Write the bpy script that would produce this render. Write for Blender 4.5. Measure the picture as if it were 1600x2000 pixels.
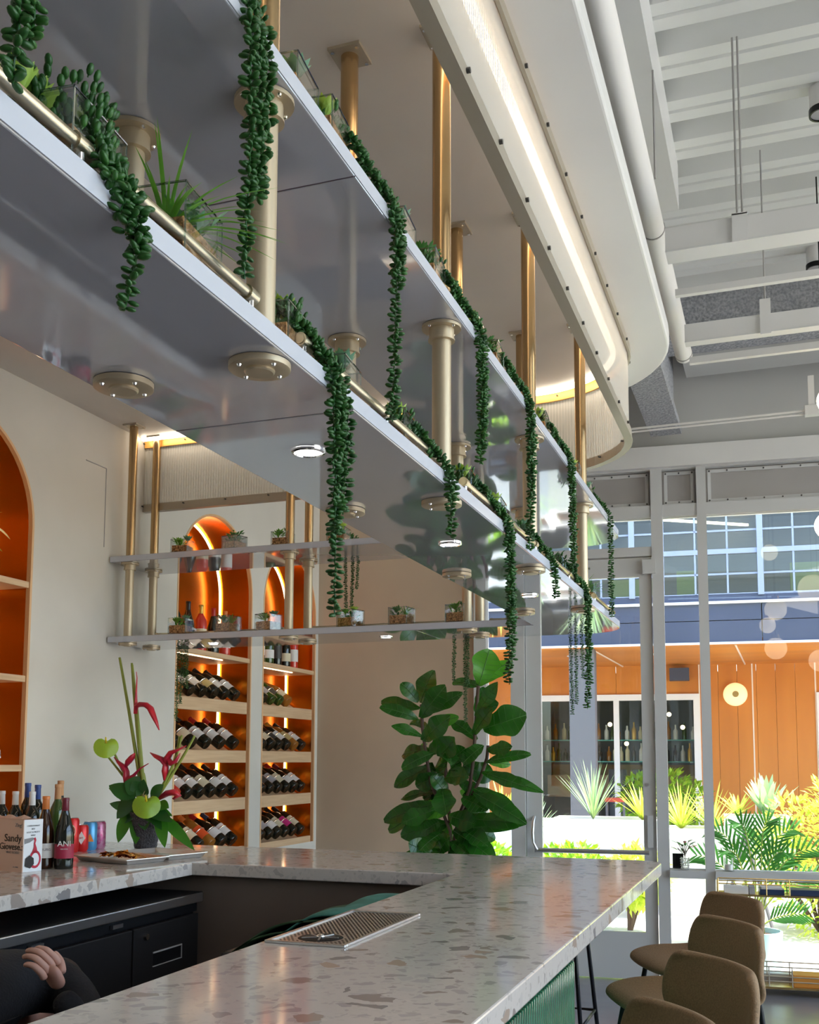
import bpy, bmesh, math, random
from math import sin, cos, pi, sqrt, radians as R
from mathutils import Vector, Matrix
for o in list(bpy.data.objects): bpy.data.objects.remove(o)
SC = bpy.context.scene
COL = SC.collection
rnd = random.Random(7)

# ------------------------------------------------------------------ camera
RX, RY, RZ = -.0989, .3432, .0031
cx_, sx_, cy_, sy_, cz_, sz_ = cos(RX), sin(RX), cos(RY), sin(RY), cos(RZ), sin(RZ)
m_ = Matrix(((cz_, -sz_, 0), (sz_, cz_, 0), (0, 0, 1))) @ Matrix(((1, 0, 0), (0, cx_, -sx_), (0, sx_, cx_))) @ Matrix(((cy_, 0, sy_), (0, 1, 0), (-sy_, 0, cy_)))
row = lambda i: Vector((m_[i][0], m_[i][2], -m_[i][1]))
cam_d = bpy.data.cameras.new('camera'); cam = bpy.data.objects.new('camera', cam_d); COL.objects.link(cam)
r_, u_, b_ = row(0), -row(1), -row(2)
cam.matrix_world = Matrix(((r_.x, u_.x, b_.x, 0), (r_.y, u_.y, b_.y, 0), (r_.z, u_.z, b_.z, 1.5), (0, 0, 0, 1)))
cam_d.sensor_fit = 'VERTICAL'; cam_d.sensor_height = 36; cam_d.lens = 36 * 2027.4 / 2000
cam_d.shift_y = 281.5 / 2000; cam_d.clip_start = .05; cam_d.clip_end = 200
SC.camera = cam

# ------------------------------------------------------------------ sky, sun, exposure
world = bpy.data.worlds.new('world'); SC.world = world; world.use_nodes = True
wn = world.node_tree.nodes; wl = world.node_tree.links
sky = wn.new('ShaderNodeTexSky'); sky.sky_type = 'NISHITA'; sky.sun_disc = False
sky.sun_elevation = R(62); sky.sun_rotation = R(80); sky.air_density = 1.0; sky.dust_density = 1.5; sky.ozone_density = 1.0
wl.new(sky.outputs[0], wn['Background'].inputs[0]); wn['Background'].inputs[1].default_value = .42
sun_d = bpy.data.lights.new('sun', 'SUN'); sun = bpy.data.objects.new('sun', sun_d); COL.objects.link(sun)
sun_d.energy = 7.0; sun_d.color = (1, .95, .86); sun_d.angle = R(.6)
sun.rotation_euler = (Vector((-.50, -.10, -.86))).to_track_quat('-Z', 'Y').to_euler()
SC.view_settings.view_transform = 'Standard'; SC.view_settings.look = 'None'
SC.view_settings.gamma = 1; SC.view_settings.use_curve_mapping = False
SC.view_settings.exposure = 1.27

def area_lamp(name, loc, aim, size, power, color, size_y=None):
    d = bpy.data.lights.new(name, 'AREA'); o = bpy.data.objects.new(name, d); COL.objects.link(o)
    d.energy = power; d.color = color; d.size = size
    if size_y: d.shape = 'RECTANGLE'; d.size_y = size_y
    o.location = loc; o.rotation_euler = (Vector(aim) - Vector(loc)).to_track_quat('-Z', 'Y').to_euler()
    return o
# unseen fill lights added overhead to brighten the room
FILL_W = 5
for i, (lx, ly) in enumerate(((2.2, -2.2), (2.2, .8), (2.2, 3.8), (-1.6, -2.6))):
    area_lamp('unseen_fill_light', (lx, ly, 3.95), (lx - .6, ly + .3, 0), .9, FILL_W, (1, .93, .84))

# ------------------------------------------------------------------ materials
MATS = {}
def mat(name, col, rough=.5, metal=0., spec=.5, noise=None, bump=None, emit=None, coat=0., alpha=None, sub=None):
    m = bpy.data.materials.new(name); m.use_nodes = True
    nt = m.node_tree; p = nt.nodes['Principled BSDF']
    p.inputs['Base Color'].default_value = (*col, 1); p.inputs['Roughness'].default_value = rough
    p.inputs['Metallic'].default_value = metal; p.inputs['Specular IOR Level'].default_value = spec
    p.inputs['Coat Weight'].default_value = coat
    if emit: p.inputs['Emission Color'].default_value = (*emit[0], 1); p.inputs['Emission Strength'].default_value = emit[1]
    if noise or bump:
        tc = nt.nodes.new('ShaderNodeTexCoord')
    if noise:                                   # (scale xyz or float, second colour, detail)
        s, c2, det = noise
        mp = nt.nodes.new('ShaderNodeMapping'); mp.inputs['Scale'].default_value = s if isinstance(s, tuple) else (s, s, s)
        n = nt.nodes.new('ShaderNodeTexNoise'); n.inputs['Scale'].default_value = 1; n.inputs['Detail'].default_value = det
        r = nt.nodes.new('ShaderNodeValToRGB'); r.color_ramp.elements[0].position = .35; r.color_ramp.elements[1].position = .65
        r.color_ramp.elements[0].color = (*col, 1); r.color_ramp.elements[1].color = (*c2, 1)
        nt.links.new(tc.outputs['Object'], mp.inputs[0]); nt.links.new(mp.outputs[0], n.inputs['Vector'])
        nt.links.new(n.outputs['Fac'], r.inputs[0]); nt.links.new(r.outputs[0], p.inputs['Base Color'])
    if bump:
        s, st = bump
        n2 = nt.nodes.new('ShaderNodeTexNoise'); n2.inputs['Scale'].default_value = s; n2.inputs['Detail'].default_value = 3
        nt.links.new(tc.outputs['Object'], n2.inputs['Vector'])
        b = nt.nodes.new('ShaderNodeBump'); b.inputs['Strength'].default_value = st; b.inputs['Distance'].default_value = .01
        nt.links.new(n2.outputs['Fac'], b.inputs['Height']); nt.links.new(b.outputs[0], p.inputs['Normal'])
    MATS[name] = m
    return m
def glass_mat(name, tint=(1, 1, 1), refl=1.0, rough=0.0, ior=1.45):
    m = bpy.data.materials.new(name); m.use_nodes = True; nt = m.node_tree
    nt.nodes.remove(nt.nodes['Principled BSDF']); out = nt.nodes['Material Output']
    t = nt.nodes.new('ShaderNodeBsdfTransparent'); t.inputs[0].default_value = (*tint, 1)
    g = nt.nodes.new('ShaderNodeBsdfGlossy'); g.inputs['Roughness'].default_value = rough
    f = nt.nodes.new('ShaderNodeFresnel'); f.inputs[0].default_value = ior
    mu = nt.nodes.new('ShaderNodeMath'); mu.operation = 'MULTIPLY'; mu.inputs[1].default_value = refl
    mx = nt.nodes.new('ShaderNodeMixShader')
    nt.links.new(f.outputs[0], mu.inputs[0]); nt.links.new(mu.outputs[0], mx.inputs[0])
    nt.links.new(t.outputs[0], mx.inputs[1]); nt.links.new(g.outputs[0], mx.inputs[2]); nt.links.new(mx.outputs[0], out.inputs[0])
    MATS[name] = m
    return m
def poly_mat(name, col, trans):
    m = bpy.data.materials.new(name); m.use_nodes = True; nt = m.node_tree
    p = nt.nodes['Principled BSDF']; out = nt.nodes['Material Output']
    p.inputs['Base Color'].default_value = (*col, 1); p.inputs['Roughness'].default_value = .22
    t = nt.nodes.new('ShaderNodeBsdfTransparent'); t.inputs[0].default_value = (.97, .96, .94, 1)
    tl = nt.nodes.new('ShaderNodeBsdfTranslucent'); tl.inputs[0].default_value = (*col, 1)
    m1 = nt.nodes.new('ShaderNodeMixShader'); m1.inputs[0].default_value = .35
    m2 = nt.nodes.new('ShaderNodeMixShader'); m2.inputs[0].default_value = trans
    nt.links.new(p.outputs[0], m1.inputs[1]); nt.links.new(tl.outputs[0], m1.inputs[2])
    nt.links.new(m1.outputs[0], m2.inputs[1]); nt.links.new(t.outputs[0], m2.inputs[2]); nt.links.new(m2.outputs[0], out.inputs[0])
    MATS[name] = m
    return m
def leaf_mat(name, c1, c2, scale=9, rough=.35, trans=.25):
    m = mat(name, c1, rough, 0, .5, noise=(scale, c2, 2)); nt = m.node_tree; p = nt.nodes['Principled BSDF']; out = nt.nodes['Material Output']
    tl = nt.nodes.new('ShaderNodeBsdfTranslucent'); tl.inputs[0].default_value = (c2[0] * 1.6, c2[1] * 1.6, c2[2] * .8, 1)
    mx = nt.nodes.new('ShaderNodeMixShader'); mx.inputs[0].default_value = trans
    nt.links.new(p.outputs[0], mx.inputs[1]); nt.links.new(tl.outputs[0], mx.inputs[2]); nt.links.new(mx.outputs[0], out.inputs[0])
    return m
def terrazzo(name):
    m = bpy.data.materials.new(name); m.use_nodes = True; nt = m.node_tree; p = nt.nodes['Principled BSDF']
    tc = nt.nodes.new('ShaderNodeTexCoord'); nz = nt.nodes.new('ShaderNodeTexNoise'); nz.inputs['Scale'].default_value = 22
    ad = nt.nodes.new('ShaderNodeMixRGB'); ad.blend_type = 'ADD'; ad.inputs[0].default_value = .035
    nt.links.new(tc.outputs['Object'], nz.inputs['Vector']); nt.links.new(tc.outputs['Object'], ad.inputs[1]); nt.links.new(nz.outputs['Color'], ad.inputs[2])
    base = (.66, .60, .55, 1); last = None
    for sc, thr, edge, c_a, c_b, rn in ((75, .42, .10, (.52, .47, .43), (.70, .64, .58), 1.), (30, .30, .12, (.40, .365, .345), (.62, .57, .53), 1.), (15, .17, .16, (.27, .25, .25), (.50, .38, .30), 1.)):
        vo = nt.nodes.new('ShaderNodeTexVoronoi'); vo.inputs['Scale'].default_value = sc; vo.inputs['Randomness'].default_value = rn
        ve = nt.nodes.new('ShaderNodeTexVoronoi'); ve.feature = 'DISTANCE_TO_EDGE'; ve.inputs['Scale'].default_value = sc
        nt.links.new(ad.outputs[0], vo.inputs['Vector']); nt.links.new(ad.outputs[0], ve.inputs['Vector'])
        sp = nt.nodes.new('ShaderNodeSeparateColor'); nt.links.new(vo.outputs['Color'], sp.inputs[0])
        lt = nt.nodes.new('ShaderNodeMath'); lt.operation = 'LESS_THAN'; lt.inputs[1].default_value = thr; nt.links.new(sp.outputs[0], lt.inputs[0])
        gt = nt.nodes.new('ShaderNodeMath'); gt.operation = 'GREATER_THAN'; gt.inputs[1].default_value = edge; nt.links.new(ve.outputs['Distance'], gt.inputs[0])
        mm = nt.nodes.new('ShaderNodeMath'); mm.operation = 'MULTIPLY'; nt.links.new(lt.outputs[0], mm.inputs[0]); nt.links.new(gt.outputs[0], mm.inputs[1])
        cr = nt.nodes.new('ShaderNodeMixRGB'); cr.inputs[1].default_value = (*c_a, 1); cr.inputs[2].default_value = (*c_b, 1); nt.links.new(sp.outputs[1], cr.inputs[0])
        mx = nt.nodes.new('ShaderNodeMixRGB'); nt.links.new(mm.outputs[0], mx.inputs[0])
        if last is None: mx.inputs[1].default_value = base
        else: nt.links.new(last, mx.inputs[1])
        nt.links.new(cr.outputs[0], mx.inputs[2]); last = mx.outputs[0]
    nt.links.new(last, p.inputs['Base Color']); p.inputs['Roughness'].default_value = .10; p.inputs['Specular IOR Level'].default_value = .55
    MATS[name] = m
    return m

mat('plaster', (.74, .70, .62), .85, noise=(1.3, (.66, .62, .55), 4))
mat('tan_plaster', (.60, .46, .33), .85, noise=(1.6, (.53, .41, .30), 4))
mat('ceiling_plaster', (.70, .65, .60), .55, noise=(1.1, (.62, .57, .53), 4))
mat('soffit_white', (.80, .79, .76), .35, noise=(1.5, (.74, .73, .71), 3))
mat('deck_white', (.78, .78, .74), .55)
mat('pipe_white', (.82, .80, .77), .5)
mat('grey_wall', (.56, .56, .54), .8)
mat('sprayed', (.50, .51, .53), .95, noise=(60, (.30, .31, .33), 3), bump=(70, 1.0))
mat('concrete_floor', (.20, .21, .24), .25, noise=(2, (.26, .26, .28), 4))
mat('frame_grey', (.62, .62, .61), .45)
mat('panel_grey', (.42, .40, .38), .5, noise=(1.5, (.38, .36, .35), 2))
mat('bolt', (.10, .10, .10), .4, .6)
mat('steel', (.70, .70, .70), .28, 1)
mat('chrome', (.85, .85, .86), .08, 1)
mat('champagne', (.60, .49, .33), .42, .55)
mat('bronze_tube', (.50, .34, .17), .24, .85)
mat('brass', (.72, .50, .20), .25, 1)
mat('rail_metal', (.62, .55, .40), .28, 1)
mat('shelf_shaded', (.47, .47, .51), .04, 0, .8, coat=1.0, bump=(7, .03))  # white laminate greyed, shade of the shelf undersides put into the colour
mat('shelf_seam', (.10, .06, .08), .6)
mat('trim_taupe', (.42, .37, .29), .4, .3)
mat('trim_orange', (.78, .40, .10), .35, .4)
poly_mat('polycarbonate', (.95, .93, .88), .50)
poly_mat('polycarbonate_rib', (.92, .90, .86), .30)
mat('led_warm', (1, .9, .75), .5, emit=((1, .88, .70), 3.4))
mat('led_niche', (1, .8, .55), .5, emit=((1, .76, .46), 2.6))
mat('downlight', (1, 1, 1), .5, emit=((1, .96, .9), 4.))
mat('niche_brass', (.72, .25, .016), .25, .92, noise=(2.0, (.64, .20, .012), 2))
mat('plywood', (.74, .52, .31), .5, noise=((3, 3, 60), (.64, .42, .24), 3))
mat('ply_edge', (.80, .50, .26), .4)
terrazzo('terrazzo')
mat('green_tile', (.035, .17, .085), .18, noise=(6, (.05, .21, .11), 2))
mat('black_vinyl', (.006, .006, .007), .5, 0, .25)
mat('fridge_grey', (.016, .015, .015), .45, 0, .25)
mat('brown_panel', (.17, .125, .095), .6, noise=(2, (.14, .10, .08), 3))
mat('stool_fabric', (.33, .205, .105), .8, noise=(180, (.26, .165, .085), 2), bump=(260, .25))
mat('black_metal', (.012, .012, .014), .35, .5)
glass_mat('window_glass', (.97, .99, .985), .9)
glass_mat('pot_glass', (.99, .998, .996), .5, .02)
glass_mat('rim_glass', (.80, .90, .88), 3.0, .03)
glass_mat('mug_glass', (.92, .88, .84), 1.3, .02)
mat('glass_rim', (.75, .85, .84), .08, 0, .8)
mat('gravel', (.80, .44, .18), .8, noise=(130, (.22, .09, .03), 3), bump=(140, 1.))
leaf_mat('bead_leaf', (.012, .075, .012), (.035, .15, .02), 30, .4, .12)
leaf_mat('succ_dark', (.03, .13, .035), (.07, .23, .05), 20)
leaf_mat('succ_blue', (.10, .25, .17), (.17, .36, .22), 20)
leaf_mat('succ_lime', (.27, .46, .05), (.42, .60, .12), 20)
leaf_mat('succ_fresh', (.09, .32, .04), (.20, .48, .08), 20)
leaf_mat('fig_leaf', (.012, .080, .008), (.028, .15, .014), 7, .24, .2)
mat('fig_vein', (.06, .20, .03), .4)
mat('edge_lit', (.60, .62, .68), .12, 0, .6)  # brighter shelf laminate, window light put into the edge colour
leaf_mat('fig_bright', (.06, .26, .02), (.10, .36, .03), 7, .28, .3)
leaf_mat('leaf_dark', (.02, .10, .025), (.035, .16, .03), 8, .3)
leaf_mat('leaf_mid', (.04, .20, .02), (.08, .30, .03), 8, .3)
leaf_mat('leaf_lime', (.30, .50, .04), (.40, .60, .06), 8, .35)
leaf_mat('palm_leaf', (.018, .115, .018), (.04, .19, .025), 8, .4, .2)
leaf_mat('agave', (.28, .44, .30), (.42, .58, .36), 6, .5)
leaf_mat('yellow_green', (.42, .56, .06), (.62, .70, .16), 12, .5, .3)
leaf_mat('hedge', (.12, .34, .03), (.36, .55, .05), 14, .5)
mat('stem_green', (.30, .36, .06), .5)
mat('stem_brown', (.10, .06, .04), .7)
mat('flower_red', (.62, .02, .03), .35, noise=(16, (.42, .01, .05), 2))
mat('flower_yellow', (.80, .62, .03), .5)
# ------------------------------------------------------------------ geometry helpers
class MB:
    def __init__(s): s.v = []; s.f = []
    def add(s, vs, fs):
        n = len(s.v); s.v += [Vector(v) for v in vs]; s.f += [[i + n for i in f] for f in fs]; return s
    def box(s, x0, x1, y0, y1, z0, z1):
        return s.add([(x0, y0, z0), (x1, y0, z0), (x1, y1, z0), (x0, y1, z0), (x0, y0, z1), (x1, y0, z1), (x1, y1, z1), (x0, y1, z1)],
                     [(0, 3, 2, 1), (4, 5, 6, 7), (0, 1, 5, 4), (1, 2, 6, 5), (2, 3, 7, 6), (3, 0, 4, 7)])
    def obox(s, c, ax, ay, az):
        c, ax, ay, az = Vector(c), Vector(ax), Vector(ay), Vector(az)
        p = [c + i * ax + j * ay + k * az for k in (-1, 1) for i, j in ((-1, -1), (1, -1), (1, 1), (-1, 1))]
        return s.add(p, [(0, 3, 2, 1), (4, 5, 6, 7), (0, 1, 5, 4), (1, 2, 6, 5), (2, 3, 7, 6), (3, 0, 4, 7)])
    def bbox(s, x0, x1, y0, y1, z0, z1, bev=.004, seg=2):
        bm = bmesh.new(); bmesh.ops.create_cube(bm, size=1)
        for v in bm.verts: v.co = Vector(((x0 + x1) / 2 + v.co.x * (x1 - x0), (y0 + y1) / 2 + v.co.y * (y1 - y0), (z0 + z1) / 2 + v.co.z * (z1 - z0)))
        bmesh.ops.bevel(bm, geom=bm.edges[:], offset=bev, segments=seg, affect='EDGES', profile=.5)
        return s.bm(bm)
    def bm(s, bm):
        bm.verts.index_update(); s.add([v.co.copy() for v in bm.verts], [[v.index for v in f.verts] for f in bm.faces]); bm.free(); return s
    def prism(s, pts, z0, z1, bev=0, seg=2):
        bm = bmesh.new(); a = [bm.verts.new((p[0], p[1], z0)) for p in pts]; f = bm.faces.new(a)
        r = bmesh.ops.extrude_face_region(bm, geom=[f]); vs = [g for g in r['geom'] if isinstance(g, bmesh.types.BMVert)]
        for v in vs: v.co.z = z1
        bmesh.ops.recalc_face_normals(bm, faces=bm.faces[:])
        if bev:
            ed = [e for e in bm.edges if abs(e.verts[0].co.z - e.verts[1].co.z) < 1e-6]
            bmesh.ops.bevel(bm, geom=ed, offset=bev, segments=seg, affect='EDGES', profile=.5)
        return s.bm(bm)
    def tube(s, path, rad, seg=10, caps=True, flat=1.0):
        path = [Vector(p) for p in path]; n = len(path); rs = rad if isinstance(rad, (list, tuple)) else [rad] * n
        t0 = (path[1] - path[0]).normalized(); up = Vector((0, 0, 1)) if abs(t0.z) < .9 else Vector((1, 0, 0))
        x = t0.cross(up).normalized(); vs = []; fs = []
        for i, p in enumerate(path):
            t = (path[min(i + 1, n - 1)] - path[max(i - 1, 0)]).normalized()
            x = (x - t * x.dot(t)).normalized(); y = t.cross(x)
            for k in range(seg):
                a = 2 * pi * k / seg; vs.append(p + (x * cos(a) + y * sin(a) * flat) * rs[i])
        for i in range(n - 1):
            for k in range(seg):
                k2 = (k + 1) % seg; fs.append((i * seg + k, i * seg + k2, (i + 1) * seg + k2, (i + 1) * seg + k))
        if caps: fs.append(tuple(range(seg))[::-1]); fs.append(tuple((n - 1) * seg + k for k in range(seg)))
        return s.add(vs, fs)
    def cyl(s, c, r, z0, z1, seg=24): return s.lathe([(0, z0), (r, z0), (r, z1), (0, z1)], c, seg)
    def lathe(s, prof, c=(0, 0), seg=24, mtx=None):
        vs = []; fs = []; n = len(prof)
        for r, z in prof:
            for k in range(seg):
                a = 2 * pi * k / seg; vs.append(Vector((c[0] + r * cos(a), c[1] + r * sin(a), z)))
        for i in range(n - 1):
            for k in range(seg):
                k2 = (k + 1) % seg; q = (i * seg + k, i * seg + k2, (i + 1) * seg + k2, (i + 1) * seg + k)
                fs.append(q)
        if mtx: vs = [mtx @ v for v in vs]
        return s.add(vs, fs)
    def ball(s, c, r, seg=8, rings=6, sc=(1, 1, 1), mtx=None):
        c = Vector(c); vs = []; fs = []
        for i in range(rings + 1):
            th = pi * i / rings
            for k in range(seg):
                a = 2 * pi * k / seg; v = Vector((sin(th) * cos(a) * sc[0], sin(th) * sin(a) * sc[1], cos(th) * sc[2])) * r
                vs.append(c + (mtx @ v if mtx else v))
        for i in range(rings):
            for k in range(seg):
                k2 = (k + 1) % seg; fs.append((i * seg + k, (i + 1) * seg + k, (i + 1) * seg + k2, i * seg + k2))
        return s.add(vs, fs)
    def leaf(s, base, d, n, L, W, nl=6, fold=.15, bend=.2, tip=1.0, wav=0., prof=None, thick=0.):
        """leaf blade from base along d, face normal n; prof gives half width along the length"""
        base, d = Vector(base), Vector(d).normalized(); n = Vector(n); n = (n - d * n.dot(d)).normalized(); x = d.cross(n)
        vs = []; fs = []
        ph = rnd.random() * 6
        for i in range(nl + 1):
            t = i / nl
            w = (prof(t) if prof else sin(pi * min(1, t ** .8 * .97 + .03)) ** .8) * W / 2
            c = base + d * (L * t) - n * (bend * L * t * t)
            wv = wav * W * sin(ph + t * 9)
            vs += [c - x * w + n * (fold * w + wv), c, c + x * w + n * (fold * w - wv)]
        for i in range(nl):
            a = i * 3; fs += [(a, a + 1, a + 4, a + 3), (a + 1, a + 2, a + 5, a + 4)]
        return s.add(vs, fs)
    def build(s, name, material, parent=None, smooth=None, origin=None):
        org = Vector(origin) if origin is not None else (wloc(parent) if parent else Vector((0, 0, 0)))
        me = bpy.data.meshes.new(name); me.from_pydata([v - org for v in s.v], [], s.f); me.validate(); me.update()
        if material: me.materials.append(MATS[material] if isinstance(material, str) else material)
        if smooth:
            me.polygons.foreach_set('use_smooth', [True] * len(me.polygons))
            if smooth is not True: me.set_sharp_from_angle(angle=R(smooth))
        o = bpy.data.objects.new(name, me); COL.objects.link(o)
        if parent: o.parent = parent
        elif origin is not None: o.location = org
        return o
def wloc(o):
    l = Vector((0, 0, 0))
    while o: l += o.location; o = o.parent
    return l
def thing(name, label, cat, loc=(0, 0, 0), rz=0, group=None):
    o = bpy.data.objects.new(name, None); COL.objects.link(o); o.location = loc; o.rotation_euler = (0, 0, rz)
    o.empty_display_size = .1
    return tag(o, label, cat, group)
def tag(o, label, cat, group=None):
    o['label'] = label; o['category'] = cat
    if group: o['group'] = group
    return o
def struct(name, mb, m, parent=None, smooth=None, origin=None):
    o = mb.build(name, m, parent, smooth, origin)
    if not parent: o['kind'] = 'structure'
    return o
def stuff(o): o['kind'] = 'stuff'; return o
KIDS = {}
def kids(o): return [c for c in bpy.data.objects if c.parent == o]
def dup(root, loc, rz=None, label=None, group=None, mats=None):
    """copy a thing with its parts and sub-parts; mats swaps materials by part name"""
    tree = {}
    def rec(o):
        if o.name not in KIDS: KIDS[o.name] = kids(o)
        return KIDS[o.name]
    def cp(o, par):
        c = o.copy(); COL.objects.link(c)
        if par: c.parent = par
        key = o.name.split('.')[0]
        if mats and key in mats and c.type == 'MESH':
            c.material_slots[0].link = 'OBJECT'; c.material_slots[0].material = MATS[mats[key]]
        for k in rec(o): cp(k, c)
        return c
    c = cp(root, None); c.location = loc
    if rz is not None: c.rotation_euler = (0, 0, rz)
    if label: c['label'] = label
    if group: c['group'] = group
    return c
def arc(cx, cy, r, a0, a1, n): return [(cx + r * cos(R(a0 + (a1 - a0) * i / n)), cy + r * sin(R(a0 + (a1 - a0) * i / n))) for i in range(n + 1)]
def text_mesh(name, txt, size, mtx, material, parent, ext=.0004, align='CENTER', sx=1.0):
    cu = bpy.data.curves.new(name, 'FONT'); cu.body = txt; cu.size = size; cu.align_x = align; cu.align_y = 'CENTER'; cu.extrude = ext; cu.resolution_u = 3
    t = bpy.data.objects.new(name + '_curve', cu); COL.objects.link(t)
    dg = bpy.context.evaluated_depsgraph_get(); me = bpy.data.meshes.new_from_object(t.evaluated_get(dg))
    bpy.data.objects.remove(t); bpy.data.curves.remove(cu)
    org = wloc(parent)
    me.transform(Matrix.Translation(-org) @ mtx @ Matrix.Diagonal((sx, 1, 1, 1)))
    me.materials.clear(); me.materials.append(MATS[material]); me.name = name
    o = bpy.data.objects.new(name, me); COL.objects.link(o); o.parent = parent
    return o
def frame3(o, x, y):                                   # matrix with local x, y axes and origin o
    x, y = Vector(x).normalized(), Vector(y).normalized(); z = x.cross(y)
    return Matrix(((x.x, y.x, z.x, o[0]), (x.y, y.y, z.y, o[1]), (x.z, y.z, z.z, o[2]), (0, 0, 0, 1)))
# storefront frame: s along the glass wall, d outwards, z up
WA = .085; WT = Vector((cos(WA), sin(WA), 0)); WN = Vector((-sin(WA), cos(WA), 0)); WP = Vector((-1.297, 7.36, 0))
def wp(s, d, z): return WP + WT * s + WN * d + Vector((0, 0, z))
def wbox(mb, s0, s1, d0, d1, z0, z1):
    return mb.obox(wp((s0 + s1) / 2, (d0 + d1) / 2, (z0 + z1) / 2), WT * (abs(s1 - s0) / 2), WN * (abs(d1 - d0) / 2), Vector((0, 0, abs(z1 - z0) / 2)))
# ------------------------------------------------------------------ room shell
XL = -3.31                                             # plane of the back-bar wall
struct('floor', MB().box(-3.6, 5.1, -5, 7.62, -.12, 0), 'concrete_floor')
# back-bar wall with three arched openings
NICHES = ((2.98, 3.96, 2.59, 3.065), (5.21, 6.13, 2.57, 3.03), (6.29, 7.14, 2.565, 3.0))   # y0, y1, springing, apex
NB = .89                                               # niche bottom
w = MB(); ycur = -5.0
def quad_yz(mb, y0, z0, y1, z1, x=XL): mb.add([(x, y0, z0), (x, y1, z0), (x, y1, z1), (x, y0, z1)], [(0, 1, 2, 3)])
for y0, y1, sp, ap in NICHES:
    quad_yz(w, ycur, 0, y0, 4.5); quad_yz(w, y0, 0, y1, NB)
    cy, r, rz_ = (y0 + y1) / 2, (y1 - y0) / 2, ap - sp
    n = 28
    for i in range(n):
        a0, a1 = pi - pi * i / n, pi - pi * (i + 1) / n
        p0, p1 = (cy + r * cos(a0), sp + rz_ * sin(a0)), (cy + r * cos(a1), sp + rz_ * sin(a1))
        w.add([(XL, p0[0], p0[1]), (XL, p1[0], p1[1]), (XL, p1[0], 4.5), (XL, p0[0], 4.5)], [(0, 1, 2, 3)])
    ycur = y1
quad_yz(w, ycur, 0, 7.35, 4.5)
struct('wall_left', w, 'plaster')
m = MB(); m.tube([(XL + .001, 4.33, 3.02), (XL + .001, 4.50, 3.02)], .0025, 6); struct('trim_access_panel', m.tube([(XL + .001, 4.50, 3.02), (XL + .001, 4.50, 2.60)], .0025, 6), 'panel_grey')
struct('wall_back', MB().box(-3.6, 5.1, -5.1, -5, 0, 4.5), 'grey_wall')
m = MB(); m.box(5.0, 5.12, -5, 7.95, 0, .12); m.box(5.0, 5.12, -5, 7.95, 4.2, 4.6); m.box(5.0, 5.12, -5, -.9, .12, 4.2)
struct('wall_right', m, 'grey_wall')
wr = MB()
for y in (-.85, .8, 2.45, 4.1, 5.75, 7.4): wr.box(5.0, 5.08, y - .04, y + .04, .12, 4.2)
wr.box(5.0, 5.08, -.85, 7.4, 3.0, 3.06)
wr = struct('window_5', wr, 'frame_grey')
struct('pane', MB().box(5.03, 5.035, -.9, 7.5, .12, 4.2), 'window_glass', wr)
# front wall: solid part left of the glazing, bulkhead and the wall above it
m = MB(); wbox(m, -2.10, -.80, 0, .25, 0, 3.55); struct('wall_front', m, 'tan_plaster')
m = MB(); wbox(m, -2.1, 6.3, -.10, .35, 3.55, 3.70); struct('trim_bulkhead', m, 'soffit_white')
m = MB(); wbox(m, -2.1, 6.3, 0, .3, 3.70, 4.6); struct('wall_above_windows', m, 'grey_wall')
# corrugated roof deck, one rib after another along y
dk = MB(); prof = []; y = -5.0; per = .327; z0 = 4.50
while y < 7.4:
    prof += [(y, z0 + .09), (y + .10, z0 + .09), (y + .135, z0), (y + .205, z0), (y + .211, z0 + .012), (y + .223, z0 + .012), (y + .229, z0), (y + .30, z0)]
    y += per
for (ya, za), (yb, zb) in zip(prof, prof[1:]): dk.add([(-3.4, ya, za), (5.1, ya, za), (5.1, yb, zb), (-3.4, yb, zb)], [(0, 1, 2, 3)])
dk.box(-3.6, 5.15, -5.1, 7.95, 4.62, 4.72)
struct('ceiling', dk, 'deck_white')
# lowered ceiling over the bar: a slab with a rounded far corner
SX, SY, SR = -.40, 5.10, .72
pts = [(XL, -5), (SX, -5)] + arc(SX - SR, SY - SR, SR, 0, 90, 14) + [(XL, SY)]
struct('ceiling_over_bar', MB().prism(pts, 3.28, 3.36, .012, 3), 'soffit_white')
pts2 = [(XL, -5), (-.60, -5)] + arc(-.60 - .48, 4.82 - .48, .48, 0, 90, 14) + [(XL, 4.82)]
struct('ceiling_inside_band', MB().prism(pts2, 3.274, 3.28), 'ceiling_plaster')
# beams, sprayed steel
struct('trim_deck_beam', MB().box(-.85, -.405, -5, 5.15, 4.26, 4.50), 'soffit_white')
m = MB(); m.box(-.9, 5, 6.62, 6.90, 4.22, 4.5); m.box(-.9, 5, 6.58, 6.92, 4.19, 4.225); struct('trim_sprayed_beam', m, 'sprayed')
m = MB(); m.box(-.80, -.59, 5.2, 7.28, 3.79, 3.82); m.box(-.80, -.59, 5.2, 7.28, 3.765, 3.792); m.box(-.75, -.64, 5.2, 7.3, 3.8, 4.5); struct('trim_sprayed_girder', m, 'sprayed')
m = MB(); m.box(-.55, 5, 6.92, 7.3, 4.17, 4.5); struct('trim_upper_ledge', m, 'grey_wall')
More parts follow.
